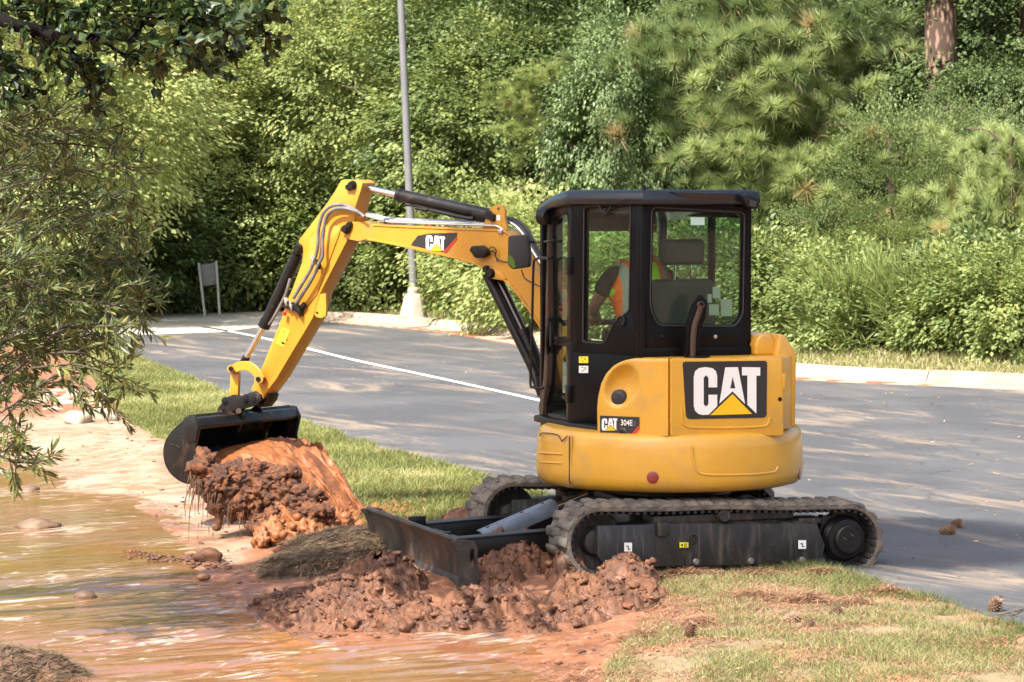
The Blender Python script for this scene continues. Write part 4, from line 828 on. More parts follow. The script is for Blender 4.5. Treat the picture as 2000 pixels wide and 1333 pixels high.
# cab front, right side and roof
zt_, zb_ = 2.40, .92
cabp = [(-.54, .42), (.02, .70), (.60, .70), (.80, .50), (.84, -.25), (.80, -.36), (-.54, -.36)]
def post(a, b, s=.055, z0=.92, z1=2.40): return box(hp(a, b, (z0 + z1) / 2), s, s, z1 - z0, (G, LH, UZ))
def beam(p, q, z, h=.06, t=.05):
    A = hp(p[0], p[1], z); B = hp(q[0], q[1], z); d = B - A; L_ = np.linalg.norm(d); d /= L_; return box((A + B) / 2, L_, t, h, (d, np.cross(UZ, d), UZ))
mk("front_frame", [post(.61, .68, .05), post(.80, .50, .045), post(.84, -.30, .05), post(.10, -.35, .045), post(-.50, -.34, .05),
                   beam((.61, .68), (.80, .50), 2.34), beam((.80, .50), (.84, -.30), 2.34), beam((.84, -.30), (-.5, -.35), 2.34, .09), beam((.61, .68), (.80, .5), 1.0, .12), beam((.80, .50), (.84, -.30), 1.0, .12), beam((.84, -.3), (-.5, -.35), 1.22, .5),
                   beam((.80, .50), (.84, -.30), 1.55, .04)], M['black'], CB, bevel=.008)
mk("front_pane", prism([hp(.805, .48, 1.05), hp(.84, -.27, 1.05), hp(.84, -.27, 2.32), hp(.805, .48, 2.32)], G * .005), M['glass'], CB, smooth=False)
mk("side_pane", [prism([hp(.82, -.35, 1.48), hp(.12, -.35, 1.48), hp(.12, -.35, 2.30), hp(.82, -.35, 2.30)], LH * .005), prism([hp(.07, -.35, 1.48), hp(-.48, -.35, 1.48), hp(-.48, -.35, 2.30), hp(.07, -.35, 2.30)], LH * .005)], M['glass'], CB, smooth=False)
RP = [(-.585, .445), (.01, .745), (.30, .745), (.64, .72), (.86, .50), (.88, -.28), (.82, -.39), (-.585, -.39)]
def rz(a): return 2.485 - .10 * max(0, (a - .12)) ** 1.0 / .55 if a > .12 else 2.485
lay = [(1.0, -.098), (1.012, -.085), (1.012, -.055), (1.0, -.022), (.955, .0)]
V = []; F = []; nn_ = len(RP); cxy = (.12, .18)
for k, (s, dz) in enumerate(lay):
    for a, b in RP: V.append(hp(cxy[0] + (a - cxy[0]) * s, cxy[1] + (b - cxy[1]) * s, rz(a) + dz))
for k in range(len(lay) - 1):
    for i in range(nn_): F.append((k * nn_ + i, k * nn_ + (i + 1) % nn_, (k + 1) * nn_ + (i + 1) % nn_, (k + 1) * nn_ + i))
b0 = (len(lay) - 1) * nn_; V.append(hp(.12, -.39 * .955, 2.487)); V.append(hp(.12, .745 * .95, 2.487)); 
F.append((b0 + 0, b0 + 1, b0 + 2, b0 + 6, b0 + 7)); F.append((b0 + 2, b0 + 3, b0 + 4, b0 + 5, b0 + 6)); F.append(tuple(range(nn_))[::-1])
RF = mk("roof", (V, F), mat("roof_black_paint", (.009, .010, .013), .24, 0, coat=.15, dirt=((.09, .085, .08), 6, .62, .98)), CB, bevel=.006, ang=25)
# raised cover pressing on the roof's rear fascia
mk("roof_rear_cover", prism(PR.poly([(1310, 375), (1452, 378), (1440, 386), (1428, 392), (1345, 390), (1330, 385)], .045), -PR.n * .05), M['greyplate'] if False else bpy.data.materials["roof_black_paint"], CB, bevel=.006)
mk("roof_trim_line", [tube([PR(1262, 398, .02), PR(1462, 407, .02)], .005, 6, sm=False), tube([PC(1120, 397, .02), PC(1255, 395, .02)], .005, 6, sm=False)], M['black'], CB)
mk("roof_bolt", [cyl(hp(-.5, .40, 2.48), hp(-.5, .40, 2.515), .014, n=10), cyl(hp(-.5, -.32, 2.46), hp(-.5, -.32, 2.50), .012, n=10)], M['steel_black'], CB)
WL = mk("rear_work_light", [prism(PR.poly([(1450, 382), (1462, 379), (1486, 389), (1484, 398), (1478, 410), (1459, 404)], .10), -PR.n * .09)], M['steel_black'], CB, bevel=.005)
mk("lamp_lens", prism(PR.poly([(1464, 390), (1479, 394), (1475, 405), (1463, 402)], .104), PR.n * .003), M['chrome'] if False else M['interior'], WL)
FL = mk("front_work_light", [lathe(PD(1063, 424, .03), V3(-.6, .6, 0), [(.02, -.05), (.05, -.04), (.058, .0), (.055, .03), (.002, .03)], 18)], M['steel_black'], CB)
# small cab details
for (u, v, w_, h_, mm, nm) in ((1140, 703, 18, 13, 'warn', 'warning_label'), (1140, 722, 18, 14, 'white', 'data_label')):
    q = mk(nm, prism(PC.poly([(u - w_ / 2, v - h_ / 2), (u + w_ / 2, v - h_ / 2), (u + w_ / 2, v + h_ / 2), (u - w_ / 2, v + h_ / 2)], .001), PC.n * .002), M[mm], CB, smooth=False)
    mk("label_print", [box(PC(u + dx, v + dy, .0035), .022 if mm == 'white' else .014, .001, .004, (PC.d, PC.n, UZ)) for dx, dy in ((-3, -4), (2, 0), (-2, 3), (3, -3))], M['printblack'], CB, smooth=False)
text_mesh("label_code", "FOPS", PC(1133, 712, .0035), (PC.d if PC.d[0] > 0 else -PC.d), UZ, .0001, M['printblack'], CB) if False else None
mk("speaker_ring", lathe(PC(1215, 627, 0), PC.n, [(.036, 0), (.036, .01), (.030, .012), (.027, .004), (.001, .002)], 28), M['steel_black'], CB)
mk("quarter_latch", [tube([PC(1171, 402, .01), PC(1178, 414, .012), PC(1183, 418, .012), PC(1188, 414, .012), PC(1194, 402, .01)], .009, 8), lathe(PC(1183, 412, .01), PC.n, [(.013, 0), (.013, .01), (.001, .012)], 14)], M['steel_black'], CB)
for u, v in ((1293, 657), (1397, 658)): mk("panel_bolt", lathe(PR(u, v, .0), PR.n, [(.013, 0), (.013, .006), (.006, .008), (.001, .008)], 14), M['steel_black'] if u < 1300 else M['pipe'], CB)
mk("deck_bolt", lathe(PC(1149, 841, 0), PC.n, [(.012, 0), (.010, .007), (.001, .008)], 12), M['pipe'], CB)
# notices stuck on the rear pane
mk("pane_sticker", prism(PR.poly([(1349, 425), (1376, 425), (1376, 440), (1349, 440)], -.014), PR.n * .001), mat("pale_green_print", (.42, .62, .55), .5), CB, smooth=False)
gp = mat("faded_notice_print", (.34, .40, .36), .6)
for q in ((1392, 561, 1407, 583), (1382, 575, 1390, 592), (1408, 585, 1430, 618), (1385, 595, 1404, 616)):
    mk("pane_notice", prism(PR.poly([(q[0], q[1]), (q[2], q[1]), (q[2], q[3]), (q[0], q[3])], -.027), -PR.n * .001), gp, CB, smooth=False)
# exhaust stack with heat guard
ex = [(1339, 697), (1344, 636), (1357, 596), (1372, 576), (1382, 590), (1379, 620), (1368, 648), (1367, 697)]
EG = mk("exhaust_guard", prism([onpl(u, v, hp(-.72, 0, 0), PE.n) for u, v in ex], -PE.n * .06), M['black'], EX, bevel=.006)
def xq(u, v, o=0): return onpl(u, v, hp(-.72, 0, 0) + PE.n * o, PE.n)
mk("exhaust_pipe", tube([xq(1353, 697, .01), xq(1354, 660, .01), xq(1357, 635, .01), xq(1365, 612, .012), xq(1369, 597, .02)], .019, 12, 4), M['rust'], EG)
mk("pipe_mouth", lathe(xq(1369, 596, .018), PE.n, [(.022, -.02), (.022, .012), (.017, .012), (.015, -.01), (.001, -.01)], 18), M['rust'], EG)
mk("exhaust_base", lathe(hp(-.69, .10, 1.392), UZ, [(.085, 0), (.085, .008), (.06, .014), (.05, .014)], 24), M['steel_black'], EG)
# interior
mk("cab_floor", prism([hp(a, b, .93) for a, b in cabp], UZ * .02), M['interior'], CB)
mk("side_console", [box(hp(-.05, .34, 1.30), .50, .13, .20, (G, LH, UZ)), box(hp(-.05, -.24, 1.30), .50, .13, .20, (G, LH, UZ))], M['interior'], CB, bevel=.03, seg=3)
JS = mk("joystick", [tube([hp(.28, .36, 1.35), hp(.29, .36, 1.46), hp(.27, .36, 1.53)], [.014, .012, .024, .020], 8)], M['interior'], CB)
mk("roof_lining", prism([hp(a * .96, b * .96, 2.34) for a, b in cabp], UZ * .03), M['interior'], CB)
mk("sun_visor", box(hp(.74, .12, 2.26), .03, .55, .14, (G, LH, UZ)), M['interior'], CB, bevel=.01)
SB = 1.33   # seat cushion height
ST = bpy.data.objects.new("operator_seat", None); COL.objects.link(ST); ST.parent = EX; ORG[ST] = hp(-.15, .05, SB - .2); ST.location = ORG[ST] - C0
mk("seat_cushion", box(hp(-.02, .05, SB), .48, .48, .13, (G, LH, UZ)), M['seat'], ST, bevel=.04, seg=4)
mk("backrest", [box(hp(-.31, .05, SB + .28), .11, .46, .56, (G - UZ * 0, LH, UZ))], M['seat'], ST, bevel=.05, seg=4)
for b in (-.01, .11): mk("headrest_post", tube([hp(-.33, b + .0, SB + .55), hp(-.34, b, SB + .62), hp(-.33, b, SB + .70)], .008, 8), M['chrome'], ST)
mk("headrest", [box(hp(-.32, .05, SB + .74), .11, .30, .17, (G, LH, UZ))], M['seat'], ST, bevel=.03, seg=4)
mk("seat_base", box(hp(-.03, .05, SB - .17), .40, .40, .24, (G, LH, UZ)), M['interior'], ST, bevel=.02)
# mirror
mp = [onY(u, v, 20.9) for u, v in rounded([(992, 461), (1030, 458), (1034, 500), (1033, 522), (1000, 527), (991, 518)], 6)]
MR = mk("wing_mirror", prism(mp, V3(.02, .045, 0)), M['rubber_clean'], EX, bevel=.008, seg=3)
mk("mirror_arm", tube([onY(1032, 472, 20.93), onY(1050, 474, 20.9), PD(1068, 472, .02), PD(1082, 470, .02)], .009, 8), M['steel_black'], MR)
mk("mirror_glass", prism([onY(u, v, 20.895) for u, v in rounded([(993, 496), (1003, 505), (1008, 523), (1001, 524), (993, 516)], 2)], V3(0, .004, 0)), mat("mirror_glass", (.10, .22, .04), .12, .4), MR, smooth=False)

# ================================================================== boom, stick, bucket
FPt = V3(.60, 21.0, 0); BA = R(34.9); BD = V3(-math.cos(BA), math.sin(BA), 0); BN = V3(-math.sin(BA), -math.cos(BA), 0)
def bp(u, v, off=0.0): return onpl(u, v, FPt + BN * off, BN)
def bpoly(pts, off): return [bp(u, v, off) for u, v in pts]
YA = M['yellow_arm']; SB_ = M['steel_black']
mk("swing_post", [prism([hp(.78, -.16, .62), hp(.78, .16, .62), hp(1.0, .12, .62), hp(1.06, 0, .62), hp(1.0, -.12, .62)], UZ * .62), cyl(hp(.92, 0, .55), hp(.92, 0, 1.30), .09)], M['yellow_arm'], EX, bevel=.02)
BM = bpy.data.objects.new("boom", None); COL.objects.link(BM); BM.parent = EX; ORG[BM] = bp(1100, 700); BM.location = ORG[BM] - C0
top = [(690, 434), (700, 433), (727, 440), (780, 443), (830, 445), (900, 448), (955, 450), (982, 452), (1000, 466), (1030, 510), (1063, 557), (1100, 622), (1126, 672)]
bot = [(1092, 708), (1060, 649), (1038, 614), (1010, 575), (990, 552), (970, 540), (941, 521), (906, 509), (870, 500), (830, 491), (780, 480), (740, 472), (716, 468), (700, 472), (680, 468), (669, 459), (667, 447), (674, 437)]
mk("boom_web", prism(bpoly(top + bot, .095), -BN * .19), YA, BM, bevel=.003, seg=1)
def flange(pts, w_, th):   # plate following an edge, pts in pixel on centre plane
    sh = []; P = [bp(u, v, w_) for u, v in pts]; V = []; F = []
    for i, p in enumerate(P):
        d = P[min(i + 1, len(P) - 1)] - P[max(i - 1, 0)]; nn = np.cross(d, BN); nn /= np.linalg.norm(nn)
        V += [p + nn * th / 2, p - nn * th / 2, p - nn * th / 2 - BN * 2 * w_, p + nn * th / 2 - BN * 2 * w_]
        if i:
            k = 4 * i; F += [(k - 4 + q, k - 4 + (q + 1) % 4, k + (q + 1) % 4, k + q) for q in range(4)]
    F += [(3, 2, 1, 0), tuple(range(len(V) - 4, len(V)))]
    return V, F
sp_ = lambda pts, k=3: [tuple(q[:2]) for q in smoothpath([V3(a, b, 0) for a, b in pts], k)]
mk("boom_flange", [flange(sp_(bot[:13]), .108, .014), flange(sp_(top[2:]), .102, .012)], YA, BM, bevel=.002, seg=1)
def boss(nm, u, v, par, o0=.095, r1=.042, r2=.026, mt=None, l=.03):
    c = bp(u, v, o0); return mk(nm, [lathe(c - BN * .01, BN, [(r1, 0), (r1, .01 + l * .4), (r2, .01 + l), (.001, .01 + l)], 22)], mt or YA, par)
# ear for the stick cylinder
ear = [(941, 447), (950, 425), (956, 410), (962, 404), (972, 400), (981, 402), (986, 410), (986, 428), (991, 450)]
for o in (.06, -.035): mk("cylinder_ear", ringpoly([(a, b) for a, b in ear], [(974 + 3.5 * math.cos(t), 409 + 3.5 * math.sin(t)) for t in [k * math.pi / 5 for k in range(10)]], lambda x, y, o=o: bp(x, y, o), -BN * .025), YA, BM, bevel=.003, seg=1)
mk("ear_tag", prism(bpoly([(970, 421), (977, 421), (977, 431), (970, 431)], .061), BN * .002), M['white'], BM, smooth=False)
boss("pin_cap", 963, 425, BM, .06, .03, .022, SB_, .03); boss("pin_cap", 955, 420, BM, .06, .034, .024, SB_, .02)
boss("pin_cap", 678, 448, BM, .097, .036, .024, SB_, .045); boss("pin_cap", 684, 440, BM, .097, .026, .02, SB_, .03)
# lower bracket for boom cylinders
brk = [(944, 520), (958, 523), (975, 530), (988, 545), (985, 549), (972, 547), (960, 545), (950, 540)]
mk("cylinder_bracket", prism(bpoly(brk, .11), -BN * .22), YA, BM, bevel=.005)
boss("pin_cap", 959, 534, BM, .11, .036, .026, SB_, .03); boss("pin_cap", 951, 526, BM, .11, .026, .02, SB_, .03)
# work lamp with wiring
LM = mk("work_lamp", [prism(bpoly(rounded([(916, 489), (921, 481), (938, 480), (947, 487), (950, 494), (941, 504), (928, 505)], 2), .16), -BN * .06), tube([bp(946, 492, .14), bp(955, 498, .11)], .012, 8)], SB_, BM, bevel=.006)
mk("lamp_cable", [tube([bp(952, 492, .12), bp(958, 484, .12), bp(964, 483, .12), bp(969, 490, .12), bp(967, 500, .12), bp(975, 509, .11), bp(990, 512, .10), bp(1000, 511, .10)], .0045, 6), tube([bp(955, 495, .12), bp(962, 490, .12), bp(966, 496, .12), bp(972, 512, .11)], .0045, 6),
                  tube([bp(1018, 527, .10), bp(1024, 543, .10), bp(1040, 553, .10), bp(1055, 560, .10)], .004, 6)], M['rubber_clean'], BM)
# CAT badge on the boom
bd_ = [(803, 479.5), (806, 474), (816, 461), (837, 456.5), (893, 455), (892, 468), (871, 494)]
mk("badge_plate", prism(bpoly(bd_, .096), BN * .002), M['printblack'], BM, smooth=False)
mk("red_flash", prism(bpoly([(892.5, 463), (892, 469), (871, 495), (866, 493)], .0965), BN * .003), M['red'], BM, smooth=False)
cat_badge(BM, lambda x, y: bp(832 + (x - 1183) * (869 - 832) / (1615 - 1183), 459 + (y - 58) * .0945 + (x - 1183) * .008, .098), BN, .0015)
# pipes along boom top, hoses
for k, (dy, o) in enumerate(((-2, .075), (-5, .03), (-7, -.02), (-9, -.06))):
    pts = [(715, 424), (745, 432), (762, 436), (785, 437), (830, 439), (900, 441), (955, 443), (975, 446), (1002, 470), (1032, 512), (1064, 560), (1100, 625)]
    mk("steel_line", tube([bp(u, v + dy, o) for u, v in pts], .0085, 8, 3), M['pipe'], BM)
for k in range(3):
    pts = [(978 + k * 5, 432 - k * 3), (1000 + k * 5, 437 - k * 3), (1020 + k * 5, 455 - k * 3), (1040 + k * 4, 490 - k * 4), (1066 + k * 3, 530 - k * 5), (1095, 580 - k * 4)]
    mk("hose", tube([bp(u, v, .0 - .03 * k) for u, v in pts], .012, 8, 4), M['rubber_clean'] if k else M['pipe'], BM)
mk("line_clamp", [box(bp(758, 430, .02), .04, .16, .03, (BD, BN, UZ)), box(bp(990, 452, .02), .04, .18, .03, (BD, BN, UZ))], M['pipe'], BM, bevel=.003)
# stick
SKK = bpy.data.objects.new("stick", None); COL.objects.link(SKK); SKK.parent = EX; ORG[SKK] = bp(678, 448); SKK.location = ORG[SKK] - C0
so_ = [(666, 353), (672, 351), (700, 352), (708, 358), (706, 368), (694, 404), (692, 432), (686, 452), (678, 470), (624, 575), (611, 621), (560, 706), (540, 740), (520, 766), (512, 779), (497, 779), (491, 760), (500, 738), (511, 720), (551, 620), (560, 590), (572, 562), (590, 512), (592, 492), (583, 470), (606, 440), (640, 395), (655, 372)]
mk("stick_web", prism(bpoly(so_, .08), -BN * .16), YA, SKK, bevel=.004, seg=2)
mk("stick_weld_plate", prism(bpoly([(626, 440), (664, 442), (666, 448), (664, 456), (620, 575), (600, 600), (570, 600), (598, 520), (606, 470)], .081), BN * .008), YA, SKK, bevel=.003)
for nm, u, v in (("pin_cap", 690, 362), ("pin_cap", 585, 485)):
    boss(nm, u, v, SKK, .08, .034, .024, SB_, .04)
boss("pin_cap", 683, 366, SKK, .08, .026, .02, SB_, .03); boss("pin_cap", 582, 490, SKK, .08, .03, .022, SB_, .03)
mk("lifting_eye", [ringpoly([(624, 575), (636, 573), (637, 600), (636, 617), (628, 622), (618, 620), (612, 612), (614, 600)], [(619 + 3 * math.cos(t), 612 + 3 * math.sin(t)) for t in [k * math.pi / 4 for k in range(8)]], lambda x, y, o=o: bp(x, y, o), -BN * .022) for o in (.075, -.05)], YA, SKK, bevel=.003, seg=1)
# warning label with triangle and arrow
wl = [(547, 640), (565, 642), (560, 676), (539, 675)]
wl = [(541, 664), (553, 641), (566, 647), (554, 676), (538, 668)]
WP = mk("warning_label", prism(bpoly([(552, 640), (566, 646), (554, 677), (538, 670)], .081), BN * .002), M['warn'], SKK, smooth=False)
mk("warning_triangle", [tube([bp(*q, .084) for q in ((556, 646), (546, 661), (561, 664), (556, 646))], .003, 5, sm=False), tube([bp(545, 667, .084), bp(554, 671, .084)], .003, 5, sm=False), prism(bpoly([(552, 666), (557, 672), (549, 674)], .083), BN * .002)], M['printblack'], SKK, smooth=False)
# hoses over the stick
for k, pts in enumerate((((703, 420), (690, 408), (668, 400), (645, 404), (630, 420), (622, 450), (620, 485), (614, 508), (605, 530), (590, 555), (573, 583)), ((712, 424), (698, 414), (672, 407), (650, 411), (636, 428), (630, 470), (630, 500), (622, 516), (612, 540), (596, 566), (578, 592)))):
    mk("hose", tube([bp(u, v, .125 + .02 * k) for u, v in pts], .0135, 8, 4), M['hose'], SKK)
for u, v, L_ in ((612, 508, 0), (622, 517, 0), (560, 590, 0), (570, 598, 0)): mk("hose_fitting", [box(bp(u, v, .13), .045, .04, .045, (BD * .6 + UZ * .8, BN, UZ))], M['pipe'] if L_ == 0 and u != 622 else SB_, SKK, bevel=.006)
mk("valve_block", [box(bp(583, 604, .11), .09, .05, .05, (BD * .7 + UZ * .7, BN, UZ)), cyl(bp(585, 606, .1), bp(596, 594, .1), .022), cyl(bp(553, 598, .1), bp(578, 606, .12), .011), cyl(bp(556, 588, .12), bp(572, 594, .13), .011)], SB_, SKK, bevel=.003)
mk("hose_cap", cyl(bp(556, 610, .12), bp(555, 616, .12), .016), M['red'], SKK)
# stick cylinder (above boom)
SC1 = mk("stick_cylinder", [cyl(bp(957, 421, .0), bp(780, 382, .0), .048, n=24), cyl(bp(785, 383, 0), bp(778, 381.5, 0), .052, n=24), cyl(bp(930, 418, 0), bp(968, 424, 0), .05)], M['steel_black'], EX)
mk("piston_rod", cyl(bp(780, 382, 0), bp(708, 366, 0), .024, n=16), M['chrome'], SC1)
mk("rod_eye", [cyl(bp(690, 362, .05), bp(690, 362, -.05), .045), cyl(bp(716, 368, 0), bp(698, 364, 0), .032, .04)], SB_, SC1)
mk("cylinder_line", [tube([bp(790, 401, .03), bp(812, 403, .05), bp(830, 407, .05), bp(842, 411, .05)], .008, 8), tube([bp(842, 411, .05), bp(905, 425, .05), bp(925, 427, .04)], .016, 8), tube([bp(812, 407, .05), bp(835, 411, .05)], .014, 8)], SB_, SC1)
# bucket cylinder on the stick's far edge
SC2 = mk("bucket_cylinder", [cyl(bp(581, 497, .0), bp(516, 637, .0), .043, n=24), cyl(bp(521, 625, 0), bp(515, 639, 0), .048, n=24), cyl(bp(583, 486, .05), bp(583, 486, -.05), .04)], M['steel_black'], EX)
mk("piston_rod", cyl(bp(516, 637, 0), bp(478, 704, 0), .023, n=16), M['chrome'], SC2)
mk("rod_end", cyl(bp(482, 697, 0), bp(470, 718, 0), .03, n=12), SB_, SC2)
mk("cylinder_line", tube([bp(567, 545, .05), bp(556, 580, .06), bp(535, 620, .055), bp(526, 634, .05)], .012, 8), M['hose'], SC2)
# linkage
def arcpoly(pts_out, pts_in): return pts_out + pts_in[::-1]
lo = sp_([(449, 718), (456, 711), (468, 706.5), (482, 706.5), (496, 713), (508, 725), (515, 738)]); li = sp_([(462, 728), (468, 725), (480, 724), (488, 728), (496, 736), (500, 745)])
LK = mk("curved_link", [prism(bpoly(lo + li[::-1], o), -BN * .022) for o in (.135, -.11)], YA, EX, bevel=.003, seg=1)
mk("link_boss", [cyl(bp(451, 720.5, .15), bp(457, 720.5, -.12), .03), cyl(bp(505, 741, .155), bp(509, 741, .09), .034), cyl(bp(507, 741, -.09), bp(507, 741, -.14), .032)], YA, LK)
for u, v in ((451, 720.5), (504, 741)): mk("pin_cap", cyl(bp(u, v, .15), bp(u, v, .165), .019), SB_, LK)
mk("tipping_link", [prism(bpoly([(450, 726), (466, 728), (464, 775), (448, 775)], .075), -BN * .03), prism(bpoly([(450, 726), (466, 728), (464, 775), (448, 775)], -.05), -BN * .03), cyl(bp(457, 722, .1), bp(457, 722, -.1), .035)], YA, EX, bevel=.004)
# quick coupler (black)
cp = [(497, 764), (509, 772), (509, 783), (499, 792), (482, 797), (462, 803), (432, 812), (423, 808), (426, 796), (442, 777), (455, 771), (470, 774)]
QC = mk("quick_coupler", [prism(bpoly(cp, .10), -BN * .03), prism(bpoly(cp, -.07), -BN * .03), cyl(bp(500, 776, .10), bp(500, 776, -.12), .040), cyl(bp(440, 783, .11), bp(440, 783, -.11), .03), cyl(bp(480, 778, .115), bp(480, 778, .09), .032),
                          prism(bpoly([(508, 782), (516, 778), (522, 768), (526, 772), (522, 784), (512, 796), (502, 796)], .05), -BN * .12)], SB_, EX, bevel=.004)
mk("coupler_pin", [cyl(bp(466, 803, .13), bp(466, 803, -.13), .022), cyl(bp(430, 806, .13), bp(430, 806, -.13), .018)], M['rust'], QC)
# bucket
BW = .60
BK = bpy.data.objects.new("bucket", None); COL.objects.link(BK); BK.parent = EX; ORG[BK] = bp(380, 870); BK.location = ORG[BK] - C0; BK['label'] = "wide black ditching bucket dripping with mud"
backc = sp_([(372, 815), (354, 831), (338, 846), (327, 862), (322, 882), (325, 904), (335, 922), (350, 935), (366, 942)], 3)
P3 = [bp(u, v, BW) for u, v in backc]; V = []; F = []
for i, p in enumerate(P3):
    d = P3[min(i + 1, len(P3) - 1)] - P3[max(i - 1, 0)]; nn = np.cross(d, BN); nn /= np.linalg.norm(nn); V += [p, p + nn * .018, p + nn * .018 - BN * 2 * BW, p - BN * 2 * BW]
    if i: k = 4 * i; F += [(k - 4 + q, k - 4 + (q + 1) % 4, k + (q + 1) % 4, k + q) for q in range(4)]
F += [(3, 2, 1, 0), tuple(range(len(V) - 4, len(V)))]
mk("bucket_shell", (V, F), M['bucket'], BK, ang=40)
mk("bucket_top", [prism(bpoly([(372, 815), (384, 818), (389, 834), (386, 840), (379, 837), (371, 822)], BW), -BN * 2 * BW)], M['bucket'], BK, bevel=.006)
side = [(361, 815), (373, 812), (380, 814), (389, 834), (386, 850), (382, 868), (382, 915), (376, 932), (366, 943), (350, 936), (335, 923), (325, 905), (321, 882), (326, 861), (337, 845), (352, 831)]
for o in (BW + .012, -BW + .012): mk("side_plate", prism(bpoly([(u, v) for u, v in side], BW + .012) if o > 0 else [q - BN * 2 * BW for q in bpoly(side, BW + .012)], -BN * .024), M['bucket'], BK, bevel=.004)
mk("side_wear_plate", prism(bpoly([(366, 820), (380, 816), (388, 834), (383, 862), (368, 866), (362, 850)], BW + .013), BN * .008), M["bucket"], BK, bevel=.003)
mk("wear_strip", tube([bp(333, 868, BW + .015), bp(345, 871, BW + .015), bp(352, 875, BW + .015)], .004, 6), SB_, BK)
mk("bucket_cutting_edge", prism([bp(u, v, BW) for u, v in ((360, 939), (372, 944), (377, 936), (370, 931))], -BN * 2 * BW), M['edge'], BK, bevel=.003)
for o in (.085, -.06): mk("bucket_ear", prism([bp(u, v, o) for u, v in ((440, 824), (452, 806), (462, 796), (474, 798), (478, 812), (470, 832), (464, 846), (452, 838))], -BN * .028), SB_, BK, bevel=.004)
mk("bucket_ear", prism([bp(u, v, -.15) for u, v in ((480, 822), (488, 800), (500, 790), (510, 800), (508, 826), (502, 838))], -BN * .028), SB_, BK, bevel=.004)

# boom cylinder under the boom: guard tube, polished rod, barrel
BCY = mk("boom_cylinder", [cyl(bp(1022, 650, -.02), bp(1066, 770, -.02), .062, n=24), cyl(bp(1020, 645, -.02), bp(1024, 657, -.02), .068, n=24), cyl(bp(950, 536, .06), bp(1048, 735, .03), .034, n=16), cyl(bp(959, 534, .1), bp(959, 534, -.1), .045)], M['steel_black'], EX)
mk("piston_rod", cyl(bp(972, 545, -.02), bp(1022, 650, -.02), .036, n=20), M['steel_black'] if False else mat("polished_dark_rod", (.10, .09, .085), .16, .9), BCY)
mk("barrel_hose", tube([bp(1040, 720, .07), bp(1046, 740, .08), bp(1050, 760, .07)], .012, 6), M['rubber_clean'], BCY)
# ================================================================== operator in the cab
OP = thing("person", tuple(hp(.0, .1, SB + .05)), "seated person in a lime safety vest with orange and grey stripes operating the excavator", "person")
def skin_mesh(name, pts, edges, radii, mt, parent, sub=2, root=0, flat=None):
    me = bpy.data.meshes.new(name); off = ORG[parent]; me.from_pydata([tuple(p - off) for p in pts], edges, []); o = bpy.data.objects.new(name, me); COL.objects.link(o)
    md = o.modifiers.new("s", 'SKIN'); md.use_smooth_shade = True; sv = me.skin_vertices[0].data
    for i, r_ in enumerate(radii):
        sv[i].radius = (r_, r_) if not hasattr(r_, '__len__') else r_
        sv[i].use_root = (i == root)
    ms = o.modifiers.new("d", 'SUBSURF'); ms.levels = sub; ms.render_levels = sub
    dg = bpy.context.evaluated_depsgraph_get(); m2 = bpy.data.meshes.new_from_object(o.evaluated_get(dg)); bpy.data.objects.remove(o); m2.materials.clear(); m2.materials.append(mt); m2.name = name
    q = link(name, m2, parent); return q
skinm = mat("tanned_skin", (.36, .19, .12), .5, c2=(.30, .15, .10), nscale=14)
shirt = mat("black_tshirt", (.014, .014, .015), .85, bump=.3, bscale=60); jeans = mat("blue_denim", (.04, .06, .10), .85, c2=(.07, .09, .13), nscale=30)
def q_(a, b, z): return hp(a, b, z)
zs = SB + .14
pel = q_(-.06, .17, zs); sp1 = q_(-.03, .20, zs + .20); sp2 = q_(.03, .23, zs + .38); nk = q_(.09, .19, zs + .56); hb = q_(.14, .15, zs + .66); ht = q_(.16, .14, zs + .84)
shL = q_(.05, .40, zs + .45); elL = q_(.15, .50, zs + .21); wrL = q_(.36, .385, zs + .13)
shR = q_(.05, .03, zs + .45); elR = q_(.14, -.17, zs + .22); wrR = q_(.32, -.18, zs + .14)
knL = q_(.36, .20, zs + .05); anL = q_(.50, .20, zs - .38); knR = q_(.36, -.05, zs + .05); anR = q_(.50, -.05, zs - .38)
pts = [pel, sp1, sp2, nk, hb, ht, shL, elL, wrL, shR, elR, wrR, knL, anL, knR, anR]
ed = [(0, 1), (1, 2), (2, 3), (3, 4), (4, 5), (2, 6), (6, 7), (7, 8), (2, 9), (9, 10), (10, 11), (0, 12), (12, 13), (0, 14), (14, 15)]
skin_mesh("body", pts, ed, [.10, .09, .09, .052, .07, .07, .062, .042, .030, .062, .042, .030, .065, .045, .065, .045], skinm, OP)
